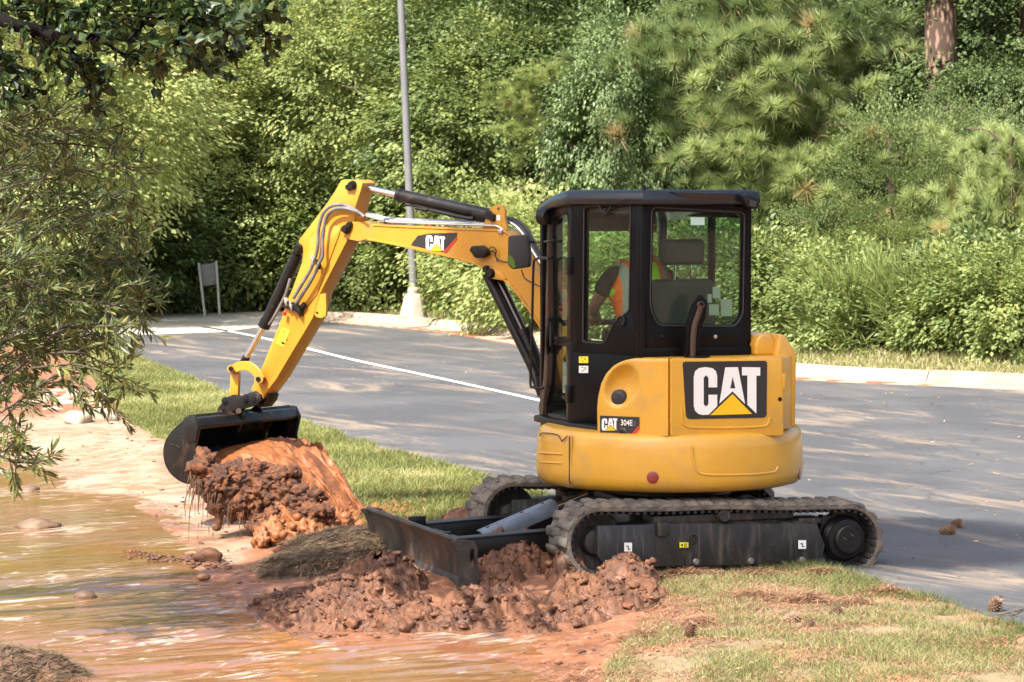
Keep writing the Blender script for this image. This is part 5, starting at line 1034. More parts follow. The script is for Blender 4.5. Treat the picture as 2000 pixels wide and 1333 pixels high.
# head shape with face, ears, cap and glasses
hc = q_(.15, .14, zs + .75); V, F = lathe(hc - UZ * .13, UZ, [(.03, 0), (.062, .02), (.076, .06), (.084, .12), (.086, .17), (.075, .215), (.045, .24), (.01, .25)], 20)
V = [p + G * (.02 if np.dot(p - hc, G) > 0 else .01) for p in V]
mk("face", [(V, F), prism([hc + G * .095 + UZ * .02 + LH * .012, hc + G * .095 + UZ * .02 - LH * .012, hc + G * .125 - UZ * .03 - LH * .016, hc + G * .125 - UZ * .03 + LH * .016], -G * .04), cyl(hc + LH * .085 - G * .01 - UZ * .01, hc + LH * .098 - G * .02 - UZ * .01, .028, .022, 10), cyl(hc - LH * .085 - G * .01, hc - LH * .098 - G * .02, .028, .022, 10)], skinm, OP, bevel=.003)
mk("cap", [lathe(hc + UZ * .03, UZ, [(.097, 0), (.099, .03), (.088, .075), (.05, .105), (.005, .112)], 22), prism([hc + G * .05 + LH * .085 + UZ * .035, hc + G * .16 + LH * .06 + UZ * .02, hc + G * .175 + UZ * .02, hc + G * .16 - LH * .06 + UZ * .02, hc + G * .05 - LH * .085 + UZ * .035], UZ * .012)], mat("dark_cap_cloth", (.03, .03, .035), .8), OP, bevel=.003)
mk("glasses", [tube([hc - LH * .09 + UZ * .01, hc + G * .10 - LH * .07 + UZ * .01, hc + G * .118 + UZ * .01, hc + G * .10 + LH * .07 + UZ * .01, hc + LH * .09 + UZ * .01], .005, 6)], M['interior'], OP)
skin_mesh("tshirt", [sp1, sp2, shL, shL * .35 + elL * .65, shR, shR * .35 + elR * .65, pel * .6 + sp1 * .4], [(0, 1), (1, 2), (2, 3), (1, 4), (4, 5), (0, 6)], [.10, .10, .074, .074, .074, .074, .10], shirt, OP)
vm = NT("hi_vis_vest"); at = vm.N.new("ShaderNodeVectorMath"); at.operation = 'DOT_PRODUCT'; at.inputs[1].default_value = tuple(LH); vs_ = vm.N.new("ShaderNodeVectorMath"); vs_.operation = 'SUBTRACT'; vs_.inputs[1].default_value = tuple(hp(0, .22, 0)); vm.L.new(vm.g.outputs["Position"], vs_.inputs[0]); vm.L.new(vs_.outputs[0], at.inputs[0])
ab = vm.math('ABSOLUTE', at.outputs["Value"], 0); band = vm.math('MULTIPLY', vm.math('GREATER_THAN', ab, .085), vm.math('LESS_THAN', ab, .205)); gry = vm.math('MULTIPLY', vm.math('GREATER_THAN', ab, .118), vm.math('LESS_THAN', ab, .170))
sx = vm.N.new("ShaderNodeSeparateXYZ"); vm.L.new(vm.g.outputs["Position"], sx.inputs[0]); z_ = sx.outputs["Z"]
hb_ = vm.math('MULTIPLY', vm.math('GREATER_THAN', z_, zs + .06), vm.math('LESS_THAN', z_, zs + .15)); hg = vm.math('MULTIPLY', vm.math('GREATER_THAN', z_, zs + .08), vm.math('LESS_THAN', z_, zs + .13))
o1 = vm.math('MAXIMUM', band, hb_); o2 = vm.math('MAXIMUM', gry, hg)
vm.set("Base Color", vm.mix(o2, vm.mix(o1, (.42, .80, .03), (.90, .16, .02)), (.30, .31, .30))); vm.set("Roughness", .7); vm.bump(vm.noise(26, 4), .8, .02)
skin_mesh("vest", [pel * .7 + sp1 * .3, sp1, sp2, nk * .35 + sp2 * .65, sp2 * .12 + shL * .88, sp2 * .12 + shR * .88], [(0, 1), (1, 2), (2, 3), (2, 4), (2, 5)], [.19, .195, .205, .12, .150, .150], vm.m, OP, root=1)
skin_mesh("jeans", [pel, knL, anL, knR, anR], [(0, 1), (1, 2), (0, 3), (3, 4)], [.14, .08, .06, .08, .06], jeans, OP)
def hand(w_, tip_dir, side, nm):
    up = UZ; P = [w_, w_ + tip_dir * .05]; E_ = [(0, 1)]; Rr = [.027, .036]
    for k in range(4):
        b0 = w_ + tip_dir * .085 + side * (.027 - .018 * k); L_ = (.034, .04, .037, .028)[k]; n0 = len(P)
        P += [b0, b0 + tip_dir * L_ * .8 - up * .018, b0 + tip_dir * L_ * .8 - up * .045, b0 + tip_dir * L_ * .3 - up * .062]; E_ += [(1, n0), (n0, n0 + 1), (n0 + 1, n0 + 2), (n0 + 2, n0 + 3)]; Rr += [.010, .009, .0085, .007]
    n0 = len(P); P += [w_ + tip_dir * .03 - side * .035 - up * .01, w_ + tip_dir * .06 - side * .05 - up * .03, w_ + tip_dir * .085 - side * .045 - up * .045]; E_ += [(1, n0), (n0, n0 + 1), (n0 + 1, n0 + 2)]; Rr += [.014, .011, .009]
    skin_mesh(nm, P, E_, Rr, skinm, OP, sub=1)
hand(wrL, G, LH, "hand"); hand(wrR, G, -LH, "hand")
mk("boot", [box(anL + G * .06 - UZ * .06, .28, .10, .10, (G, LH, UZ)), box(anR + G * .06 - UZ * .06, .28, .10, .10, (G, LH, UZ))], M['interior'], OP, bevel=.03, seg=3)
# ================================================================== muddy water
wm = NT("muddy_water"); 
wc = wm.mix(wm.rng(wm.noise(.55, 5, (1, 1.6, 1), .55, .8), .42, .60), (.165, .094, .038), (.20, .09, .036)); wc = wm.mix(wm.attr('near'), wc, wm.mix(wm.rng(wm.noise(1.0, 6, (.6, 1.8, 1), .6, 1), .38, .6), (.24, .094, .040), (.19, .092, .040))); glint = wm.noise(7.0, 8, (.50, 1.6, 1), .62, .9, rot=40); glint = wm.math("ADD", wm.math("MULTIPLY", glint, .62), wm.math("MULTIPLY", wm.noise(.9, 3), .40))
wc = wm.mix(wm.rng(glint, .55, .625, 0, .75), wc, (.54, .43, .35)); wm.set("Base Color", wc); wm.set("Roughness", .08); wm.set("IOR", 1.5); wm.set("Specular IOR Level", .45)  # pale streaks painted into the water colour stand in for sky glints on ripples
w1 = wm.noise(4.5, 5, (.45, 1.7, 1), .55, .6, rot=38); w2 = wm.noise(13, 3, (.5, 1.6, 1), .5, .4, rot=33)
amp = wm.noise(.35, 2); hh = wm.math('ADD', wm.math('MULTIPLY', w1, 1.0), wm.math('MULTIPLY', w2, .32)); hh = wm.math('MULTIPLY', hh, wm.rng(amp, .38, .58, .25, 1.0)); wm.bump(hh, .5, .03)
wxs = np.r_[np.linspace(-30, -4.4, 40)[:-1], np.linspace(-4.4, 1.2, 190), np.linspace(1.2, 4.5, 12)[1:]]; wys = np.r_[np.linspace(9, 13.8, 10)[:-1], np.linspace(13.8, 23.5, 420), np.linspace(23.5, 28, 14)[1:]]; WX, WY = np.meshgrid(wxs, wys); nwx = len(wxs)
k_ = np.stack(np.meshgrid(np.arange(nwx - 1), np.arange(len(wys) - 1)), -1).reshape(-1, 2); b_ = k_[:, 1] * nwx + k_[:, 0]; wv = np.c_[WX.ravel(), WY.ravel(), np.zeros(WX.size)]
sd_ = sdist(wv[:, :2], water_poly); c_, s_ = math.cos(R(38)), math.sin(R(38)); q1 = wv[:, 0] * c_ + wv[:, 1] * s_; q2 = -wv[:, 0] * s_ + wv[:, 1] * c_; z0_ = q1 * 0
calm = .25 + .75 * sstep(.40, .56, fbm(np.c_[q1 * .45, q2 * .7, z0_], 3, 90)); near_ = sstep(22.5, 17, wv[:, 1])
warp = fbm(np.c_[q1 * .8, q2 * 1.2, z0_], 3, 91) * .9
wz = (.050 * (fbm(np.c_[q1 * 1.6, (q2 + warp * .4) * 5.0, z0_], 3, 92, .55) - .5) + .016 * (fbm(np.c_[q1 * 5, (q2 + warp * .3) * 13, z0_], 2, 93) - .5)) * calm * (.4 + .6 * near_)
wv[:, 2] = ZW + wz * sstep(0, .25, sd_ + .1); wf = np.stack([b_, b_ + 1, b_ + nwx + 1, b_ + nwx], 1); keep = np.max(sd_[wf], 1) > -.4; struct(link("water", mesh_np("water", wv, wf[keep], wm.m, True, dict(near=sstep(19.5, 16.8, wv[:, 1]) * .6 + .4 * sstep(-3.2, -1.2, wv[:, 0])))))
# ================================================================== clay heaps
mm = NT("wet_red_clay"); mc = mm.mix(mm.rng(mm.noise(6, 8), .36, .64), (.155, .062, .028), (.08, .033, .017)); mc = mm.mix(mm.rng(mm.noise(30, 5), .55, .78), mc, (.215, .10, .052)); mm.set("Base Color", mc); mm.set("Roughness", mm.rng(mm.noise(5, 5), .35, .65, .42, .85)); mm.bump(mm.noise(70, 6), .6, .012)
dm_ = NT("clay_under_dry_grass"); dm_.set("Base Color", dm_.mix(dm_.rng(dm_.noise(8, 7), .4, .62), (.15, .085, .05), (.075, .045, .028))); dm_.set("Roughness", .9); dm_.bump(dm_.noise(60, 5), .7, .02)
def heap(name, label, cat, blobs, mt, lump=.06, res=.0095, seed=0, zb=-.10):
    """blobs (pixel u, v of the foot centre, rx, ry, height): a heap of clods as one uneven surface"""
    B = [(*onz(u, v, zb)[:2], rx, ry, h) for u, v, rx, ry, h in blobs]
    x0 = min(b[0] - b[2] for b in B) - .05; x1 = max(b[0] + b[2] for b in B) + .05; y0 = min(b[1] - b[3] for b in B) - .05; y1 = max(b[1] + b[3] for b in B) + .05
    xs = np.arange(x0, x1, res); ys = np.arange(y0, y1, res * 1.3); X, Y = np.meshgrid(xs, ys); P = np.stack([X.ravel(), Y.ravel()], 1); P3 = np.c_[P, np.zeros(len(P))]
    wob = (fbm(P3 * 4, 3, seed + 3) - .5) * .5; h = np.full(len(P), -.06)
    for bx, by, rx, ry, hh_ in B:
        d2 = ((P[:, 0] - bx) / rx) ** 2 + ((P[:, 1] - by) / ry) ** 2; h = np.maximum(h, hh_ * (1 - (np.sqrt(d2) + wob) ** 1.8 * 1.05))
    w0 = np.stack([vnoise(P3 * 9 + 5, seed), vnoise(P3 * 9 + 31, seed), P3[:, 0] * 0], 1)
    W_ = lambda f, k: np.sqrt(np.clip(1 - worley(P3 * f + w0 * (.4 + f * .05), seed + k) ** 2 * 1.25, 0, 1)); l = W_(6, 0) * .42 + W_(12, 1) * .30 + W_(24, 2) * .22 + W_(45, 3) * .15 + W_(80, 4) * .07 + (fbm(P3 * 30, 4, seed + 9, .6) - .5) * .75 + .10
    m = sstep(-.05, .05, h); h = h + (l - .9) * lump * m * 1.5; g0 = ground_h(P); z = g0 + h; nx_ = len(xs); k = np.stack(np.meshgrid(np.arange(nx_ - 1), np.arange(len(ys) - 1)), -1).reshape(-1, 2); b = k[:, 1] * nx_ + k[:, 0]
    F = np.stack([b, b + 1, b + nx_ + 1, b + nx_], 1); keep = np.max((h)[F], 1) > -.02
    # lateral push so clods overhang a little
    gxn = fbm(P3 * 13 + 70, 2, seed + 20) - .5; gyn = fbm(P3 * 13 + 170, 2, seed + 21) - .5; V = np.c_[P[:, 0] + gxn * .05 * m, P[:, 1] + gyn * .05 * m, z]
    org = V3(B[0][0], B[0][1], zb); me = mesh_np(name, V - org, F[keep], mt, True); o = link(name, me, None, tuple(org)); tag(o, label, cat); return o, V, h
HP = []
HP.append(heap("clay_heap", "largest heap of wet red clay clods, in front of the dozer blade", "clay heap", [(680, 1195, .46, .55, .15), (640, 1205, .42, .35, .10), (735, 1165, .32, .50, .17), (840, 1212, .36, .24, .055), (590, 1180, .32, .35, .06), (725, 1222, .42, .2, .07), (905, 1215, .26, .2, .045)], mm.m, .085, seed=1))
HP.append(heap("clay_heap", "red clay heap between the dozer blade and the front of the near track", "clay heap", [(985, 1140, .36, .5, .20), (1040, 1125, .26, .45, .18), (960, 1160, .22, .4, .13), (960, 1190, .32, .28, .09), (1000, 1110, .28, .4, .18)], mm.m, .085, seed=2))
HP.append(heap("clay_heap", "crumbling clay heap pushed up against the near track", "clay heap", [(1222, 1168, .24, .26, .17), (1140, 1185, .28, .24, .13), (1108, 1160, .17, .20, .15), (1180, 1202, .32, .24, .10), (1095, 1218, .28, .2, .08), (1250, 1190, .18, .22, .09), (1040, 1224, .2, .15, .05)], mm.m, .085, seed=3))
HP.append(heap("straw_mound", "low mound matted with dry brown grass left of the blade", "mound", [(650, 1105, .50, .75, .14), (600, 1120, .38, .5, .10), (700, 1100, .35, .55, .13)], dm_.m, .035, seed=4))
HP.append(heap("straw_mound", "dark mound of dead grass at the bottom left corner of the water", "mound", [(-10, 1320, .72, .6, .30), (80, 1330, .5, .36, .17), (-80, 1290, .7, .6, .28), (140, 1335, .32, .22, .09)], dm_.m, .035, seed=5, zb=-.12))
HP.append(heap("clay_heap", "small scoop of clay lying behind the push arms of the blade", "clay heap", [(905, 1062, .24, .4, .13)], mm.m, .05, seed=6))
def heap_h(P, k):
    """nearest height of heap k at points"""
    o, V, h = HP[k]; return V, h
# blades: one triangle per blade
def blades(name, P, hgt, wid, lean, tint, mt, kind='stuff', flat=0.):
    rng = np.random.default_rng(len(P)); n = len(P); a = rng.uniform(0, 2 * np.pi, n); s = np.stack([np.cos(a), np.sin(a), np.zeros(n)], 1); b = rng.uniform(0, 2 * np.pi, n); l = np.stack([np.cos(b), np.sin(b), np.zeros(n)], 1) * (lean * rng.random(n) ** .6)[:, None]
    M1 = P + (l * .35 + [0, 0, 1.]) * (hgt * .55)[:, None] * np.array([1, 1, 1 - flat]); T1 = P + (l + [0, 0, 1. ]) * hgt[:, None] * np.array([1, 1, 1 - flat]); w_ = wid[:, None] / 2
    V = np.stack([P - s * w_, P + s * w_, M1 + s * w_ * .7, M1 - s * w_ * .7, T1], 1).reshape(-1, 3); k = np.arange(n) * 5
    F = np.stack([k, k + 1, k + 2, k, k + 2, k + 3, k + 3, k + 2, k + 4], 1).reshape(-1, 3); o = link(name, mesh_np(name, V, F, mt, False, dict(tint=np.repeat(tint, 5)))); o['kind'] = kind; return o
def straws(name, P, D, L_, W_, tint, mt, kind='stuff', parent=None):
    s = np.cross(D, [0, 0, 1.]); s /= np.linalg.norm(s, axis=1)[:, None] + 1e-9; s = s * W_[:, None] / 2; A = P - D * L_[:, None] / 2; B = P + D * L_[:, None] / 2; Mi = P + np.array([0, 0, 1.]) * (L_ * .08)[:, None]
    V = np.stack([A - s, A + s, Mi + s, Mi - s, B], 1).reshape(-1, 3); k = np.arange(len(P)) * 5; F = np.stack([k, k + 1, k + 2, k, k + 2, k + 3, k + 3, k + 2, k + 4], 1).reshape(-1, 3)
    if parent is not None: V = V - ORG[parent]
    o = link(name, mesh_np(name, V, F, mt, False, dict(tint=np.repeat(tint, 5))), parent); o['kind'] = kind; return o
straw_m = leafmat("dry_grass_straw", (.06, .038, .022), (.19, .13, .075), (.30, .23, .13), .1, .7)
pstraw = leafmat("brown_pine_straw", (.16, .075, .04), (.36, .19, .11), (.48, .30, .18), .1, .7)
def blobmesh(pts, seed, sub=3, amp=.5, fr=3.0):
    """lumpy blobs at points (p, rx, ry, rz)"""
    VV = []; FF = []; k = 0; bm = bmesh.new(); bmesh.ops.create_icosphere(bm, subdivisions=sub, radius=1); A0 = np.array([q.co for q in bm.verts]); f0 = np.array([[v.index for v in f.verts] for f in bm.faces]); bm.free()
    for i, (p, a, b, c) in enumerate(pts):
        Q = A0 * [a, b, c] + np.asarray(p); n = fbm(Q * fr * 2 + seed, 4, seed + i) - .5; l = .5 * (1 - worley(Q * fr * 3, seed + 50)) + .9 * (1 - np.abs(2 * fbm(Q * fr * 3.5 + 9, 3, seed + 51) - 1)) - .35; Q = Q + A0 * ((n * amp + (l - .5) * amp * .5) * min(a, b, c) * 1.6)[:, None]; VV.append(Q); FF.append(f0 + k); k += len(Q)
    return np.concatenate(VV), np.concatenate(FF)
rg2 = np.random.default_rng(33)
for k, cnt in ((3, 5200), (4, 4200)):
    o, V, h = HP[k]; c = np.where(h > .01)[0]; i = rg2.choice(c, cnt); a = rg2.normal(.3, .7, cnt); D = np.stack([np.cos(a), np.sin(a), rg2.normal(0, .18, cnt)], 1)
    straws("matted_straw", V[i] + [0, 0, .012], D, rg2.uniform(.06, .17, cnt), np.full(cnt, .005), rg2.random(cnt), straw_m, parent=o)
for k, cnt in ((0, 520), (1, 260), (2, 260), (5, 30)):
    o, V, h = HP[k]; c = np.where(h > .005)[0]; i = rg2.choice(c, cnt); pts = [(V[q], s_ * rg2.uniform(.7, 1.6), s_ * rg2.uniform(.7, 1.2), s_ * rg2.uniform(.5, 1)) for q, s_ in zip(i, .006 + .024 * rg2.random(cnt) ** 2.5)]
    VV, FF = blobmesh(pts, 140 + k, 2, 2.2, 26); q = link("loose_clods", mesh_np("loose_clods", VV - ORG[o], FF, mm.m, True), o); q['kind'] = 'stuff'
for k, cnt in ((0, 900), (1, 500), (2, 450)):
    o, V, h = HP[k]; c = np.where(h > .0)[0]; i = rg2.choice(c, cnt); D = unit(cnt, rg2) * [1, 1, .5]
    straws("straw_bits", V[i] + [0, 0, .008], D, rg2.uniform(.03, .09, cnt), np.full(cnt, .004), rg2.random(cnt) * .6, straw_m, parent=o)
# clods: lumpy stones of clay, single ones
def clod(name, label, cat, u, v, z, sx, sy, sz, mt, seed, sub=3, rot=0.):
    p = onz(u, v, z); bm = bmesh.new(); bmesh.ops.create_icosphere(bm, subdivisions=sub, radius=1); A = np.array([q.co for q in bm.verts]); f = .45 + 1.0 * fbm(A * 1.3 + seed * 7, 5, seed, .6); f += .22 * (1 - worley(A * 1.7, seed)); A = A * f[:, None]
    cr, sr = math.cos(rot), math.sin(rot); A = A * [sx, sy, sz]; A = np.c_[A[:, 0] * cr - A[:, 1] * sr, A[:, 0] * sr + A[:, 1] * cr, A[:, 2]]
    for q, c in zip(bm.verts, A): q.co = c
    me = bpy.data.meshes.new(name); bm.to_mesh(me); bm.free(); me.polygons.foreach_set("use_smooth", [True] * len(me.polygons)); me.materials.append(mt); o = link(name, me, None, tuple(p)); tag(o, label, cat); return o
rock_m = mat("pale_field_stone", (.36, .32, .25), .85, c2=(.25, .17, .11), nscale=7, bump=.5, bscale=30); wet_rock = mat("wet_brown_stone", (.10, .055, .03), .6, c2=(.17, .11, .065), nscale=8, bump=.4, bscale=30)
clod("rock", "flat wet brown rock breaking the water at the left edge", "rock", 75, 1030, ZW, .16, .14, .06, wet_rock, 3)
clod("rock", "small tan rock in the shallows above the flat wet rock", "rock", 58, 957, ZW, .08, .07, .04, wet_rock, 4, 2)
clod("rock", "lone small brown stone poking out of the rippled water", "rock", 165, 1168, ZW, .075, .06, .045, wet_rock, 5, 2)
clod("rock", "rounded pale stone at the edge of the grass strip, right one of the pair", "rock", 192, 818, .03, .20, .14, .11, rock_m, 6)
clod("rock", "smaller pale stone, left one of the pair by the grass strip", "rock", 152, 822, .03, .14, .12, .09, rock_m, 7)
clod("rock", "half-buried pale stone in the bank under the hanging leaves", "rock", 105, 805, -.02, .13, .10, .05, rock_m, 8)
clod("rock", "low tan stone left of the pale pair on the mud flat", "rock", 95, 830, -.03, .11, .09, .04, rock_m, 9, 2)
for i in range(14):
    clod("bank_stone", "weathered stone in the loose stone edging behind the hanging leaves", "stone", 60 + i * 11 + (i * 37 % 17), 765 + (i * 53 % 30), 0, .09 + (i % 3) * .03, .08, .05, rock_m, 20 + i, 2); COL.objects[-1]['group'] = "stones edging the bank"
clod("clay_clod", "smooth wet clay clod on the shore below the bucket", "clay clod", 408, 1088, -.08, .10, .07, .055, mm.m, 31)
clod("clay_clod", "tiny dark clod on the shallow mud right of the shore clod", "clay clod", 398, 1128, -.10, .05, .035, .02, mm.m, 32, 2)
clod("clay_clod", "squared clay slab at the water's edge right of the big heap", "clay clod", 710, 1232, ZW, .09, .05, .03, mm.m, 33, 2)
# small bits of clay over the flat, one object
Vc = []; Fc = []; rr_ = random.Random(8); nb = 0
ico = bmesh.new(); bmesh.ops.create_icosphere(ico, subdivisions=1, radius=1); IV = np.array([v.co for v in ico.verts]); IF = np.array([[v.index for v in f.verts] for f in ico.faces]); ico.free()
def bits(name, regs, mt, seed=1):
    rr = np.random.default_rng(seed); VV = []; FF = []; k = 0
    for (u0, u1, v0, v1, n, s0_, s1_, zo) in regs:
        for _ in range(n):
            u = rr.uniform(u0, u1); v = rr.uniform(v0, v1); p = onz(u, v, -.06); z = float(ground_h([p[:2]], False)[0]); z = max(z, ZW - .01) + zo; s = s0_ + (s1_ - s0_) * rr.random() ** 2
            VV.append(IV * rr.uniform(.4, 1.5, (len(IV), 1)) * s * [1.5, 1, .45] + [p[0], p[1], z]); FF.append(IF + k); k += len(IV)
    o = link(name, mesh_np(name, np.concatenate(VV), np.concatenate(FF), mt, True)); o['kind'] = 'stuff'; return o
bits("scattered_clay_bits", [(240, 480, 860, 1090, 170, .004, .018, .003), (430, 620, 1080, 1200, 120, .004, .018, .0), (560, 960, 1190, 1240, 160, .005, .025, 0), (980, 1300, 1190, 1333, 200, .004, .018, .004), (100, 330, 800, 900, 70, .006, .022, 0), (640, 760, 1010, 1080, 60, .01, .03, .0)], mm.m)
# ================================================================== what the bucket pours
pm = NT("pouring_muddy_water"); pm.set("Base Color", pm.mix(pm.rng(pm.noise(4, 6, (1, 1, 1), .6, 1.5), .42, .62), (.20, .068, .022), (.25, .10, .038))); pm.set("Roughness", .5); pm.set("Specular IOR Level", .35); pm.bump(pm.noise(8, 6, (1, 1, 1), .6, 1.0), .55, .03)
def bo(r_u, r_v, t):
    """point in the bucket: pixel on the near side plane, moved t (0 near .. 1 far) across the bucket's width"""
    return bp(r_u, r_v, BW) - BN * (2 * BW * t)
MB_ = thing("poured_mud", tuple(onz(600, 1010, -.05)), "orange muddy water and clay sliding out of the tilted bucket onto the bank", "mud")
# smooth sheet: rows across the bucket, columns from inside the bucket to the ground
NR, NC = 110, 90; V = []
land = [onz(600, 1072, -.08), onz(640, 1050, -.06), onz(715, 1010, -.03)]
for i in range(NR + 1):
    t = i / NR
    a = bo(345 + 10 * t, 905 - 12 * math.sin(math.pi * t), .03 + .94 * t); lip = bo(384, 892 + (34 * (1 - t) ** 2) - 14 * math.sin(math.pi * t) - 10 * t, .02 + .96 * t)
    e = land[0] * (1 - t) + land[2] * t + V3(.22 * (vnoise(V3(t * 9, 0, 0)[None, :], 3)[0] - .5), -.25 * (vnoise(V3(t * 13, 5, 0)[None, :], 4)[0] - .5), -.02); mid = lip * .45 + e * .55 + V3(0, 0, .20 + .12 * t) + (e - lip) * V3(.06, .0, 0)
    for j in range(NC + 1):
        s = j / NC
        if s < .3: q = a * (1 - s / .3) + lip * (s / .3) + UZ * .03 * math.sin(math.pi * s / .3)
        else:
            w__ = (s - .3) / .7; c1 = lip + (lip - a) * .55 + UZ * .02; q = (1 - w__) ** 3 * lip + 3 * (1 - w__) ** 2 * w__ * c1 + 3 * (1 - w__) * w__ ** 2 * mid + w__ ** 3 * e
        V.append(q)
V = np.array(V); nz = fbm(V * [5, 5, 3.5], 4, 61) - .5; stri = np.repeat(np.abs(vnoise(np.c_[np.linspace(0, 9, NR + 1) + 2.0 * np.sin(np.linspace(0, 5, NR + 1)), np.zeros(NR + 1), np.zeros(NR + 1)], 5) - .5), NC + 1); JJ = np.tile(np.linspace(0, 1, NC + 1), NR + 1); II = np.repeat(np.linspace(0, 1, NR + 1), NC + 1); fl = fbm(np.c_[II * 7 + JJ * 3.0, JJ * 4.5, II * 0], 6, 62, .66) - .5; fl2 = 1 - worley(np.c_[II * 9 + JJ * 2, JJ * 3.2, II * 0], 63)
V[:, 2] += nz * .06 + (fl * .20 + (fl2 - .5) * .05) * sstep(.25, .6, JJ); V[:, 1] -= nz * .05 + fl * .12 * sstep(.25, .6, JJ)
ii, jj = np.meshgrid(np.arange(NC), np.arange(NR)); b_ = (jj * (NC + 1) + ii).ravel(); F = np.stack([b_, b_ + 1, b_ + NC + 2, b_ + NC + 1], 1)
nb_ = len(V); V2 = np.r_[V, V - [0, -.05, .06]]; F2 = np.r_[F, F[:, ::-1] + nb_]
rim = [j for j in range(NC + 1)] + [i * (NC + 1) + NC for i in range(1, NR + 1)] + [NR * (NC + 1) + j for j in range(NC - 1, -1, -1)] + [i * (NC + 1) for i in range(NR - 1, 0, -1)]
F2 = np.r_[F2, [(rim[k], nb_ + rim[k], nb_ + rim[(k + 1) % len(rim)], rim[(k + 1) % len(rim)]) for k in range(len(rim))]]
link("water_sheet", mesh_np("water_sheet", V2 - ORG[MB_], F2, pm.m), MB_)
def onf(u, v, Y=None): return onY(u, v, Y)
YB = 21.75
pts = []
for (u, v, a, c, dy) in ((405, 925, .13, .11, 0), (435, 935, .16, .12, -.05), (470, 930, .17, .13, -.05), (430, 970, .14, .12, 0), (470, 985, .18, .12, 0), (505, 965, .17, .14, -.1), (545, 940, .17, .13, -.1), (560, 975, .17, .14, -.15), (520, 1010, .15, .10, -.1), (590, 985, .14, .13, -.2), (590, 1020, .14, .10, -.25), (550, 1015, .16, .10, -.2), (620, 1010, .12, .10, -.3), (395, 905, .07, .06, .0), (500, 925, .13, .09, -.05), (455, 955, .15, .14, .05)):
    pts.append((onf(u, v, YB + dy), a, .13, c))
rr = np.random.default_rng(9); tc = NT("torn_wet_clay"); tc.set("Base Color", tc.mix(tc.rng(tc.noise(14, 7, (1, 1, 1), .68), .40, .60), (.19, .066, .024), (.065, .026, .014))); tc.set("Roughness", tc.rng(tc.noise(9, 5), .35, .65, .3, .8)); tc.bump(tc.noise(75, 7, (1, 1, 1), .7), .9, .02)
big = [(p, a * .80, b * .8, c * .80) for (p, a, b, c) in pts]; small = []
for _ in range(210):
    p, a, b, c = pts[rr.integers(len(pts))]; d = rr.normal(size=3) * [1, .6, 1]; d /= np.linalg.norm(d) + 1e-9; d[1] = -abs(d[1]); q = rr.uniform(.012, .05); small.append((p + d * [a * .85, b * .85, c * .85], q * rr.uniform(.7, 2.0), q, q * rr.uniform(.6, 1.4)))
V, F = blobmesh(big, 71, 5, .75, 11); V2_, F2_ = blobmesh(small, 72, 3, 1.3, 16); link("clay_mass", mesh_np("clay_mass", np.r_[V, V2_] - ORG[MB_], np.r_[F, F2_ + len(V)], tc.m), MB_)
V, F = blobmesh([(onf(427, 1018, 21.7), .035, .03, .075), (onf(434, 995, 21.7), .02, .02, .06), (onf(422, 1030, 21.7), .032, .03, .03), (onf(493, 1005, 21.65), .04, .03, .05), (onf(420, 1000, 21.7), .025, .02, .03)], 75, 3, .5, 6); link("hanging_lump", mesh_np("hanging_lump", V - ORG[MB_], F, mm.m), MB_)
# falling foot of the pour and splash spreading to the right
pts = [(onz(u + du, v + dv, -.02) + V3(0, 0, h), a * .6, b * .6, c * (.9 if k_ else 1)) for (k_, du, dv) in ((0, 0, 0), (1, 22, -6), (2, -18, 6)) for u, v, a, b, c, h in ((530, 1050, .09, .15, .10, .0), (550, 1045, .12, .2, .12, .02), (590, 1048, .15, .2, .09, .0), (630, 1042, .2, .25, .09, 0), (680, 1025, .22, .3, .08, 0), (650, 1025, .2, .3, .10, 0), (720, 1014, .2, .3, .07, 0), (760, 1006, .2, .25, .055, 0), (800, 1000, .16, .2, .04, 0), (570, 1068, .1, .12, .03, 0))]
V, F = blobmesh(pts, 81, 4, 1.2, 13.0); link("splash_foot", mesh_np("splash_foot", V - ORG[MB_], F, pm.m), MB_)
sp_pts = []; rr = np.random.default_rng(4)
for _ in range(520):
    u = rr.uniform(540, 845); v = 1040 - (u - 560) * .13 + rr.normal(0, 12); p = onz(u, v, -.02); s = rr.uniform(.008, .035); sp_pts.append((p + V3(0, 0, abs(rr.normal(0, .04)) * (1.2 - (u - 560) / 300)), s * 1.4, s, s * 1.3))
for _ in range(90):
    u = rr.uniform(520, 700); v = rr.uniform(900, 1060); sp_pts.append((onf(u, v, 21.3 + rr.uniform(-.2, .3)), *(rr.uniform(.003, .010),) * 3))
V, F = blobmesh(sp_pts, 85, 1, .8, 9); o = link("splash_drops", mesh_np("splash_drops", V - ORG[MB_], F, pm.m), MB_); o['kind'] = 'stuff'
# thrown mud streak across the shallows
sp_pts = []
for _ in range(230):
    t = rr.random(); u = 440 - 190 * t + rr.normal(0, 12); v = 1106 - 26 * t + rr.normal(0, 6 - 3 * t); s = rr.uniform(.006, .022) * (1.2 - .7 * t); sp_pts.append((onz(u, v, ZW + .01), s * 1.5, s, s * .5))
V, F = blobmesh(sp_pts, 87, 1, .8, 9); o = link("mud_splatter", mesh_np("mud_splatter", V, F, mm.m)); o['kind'] = 'stuff'
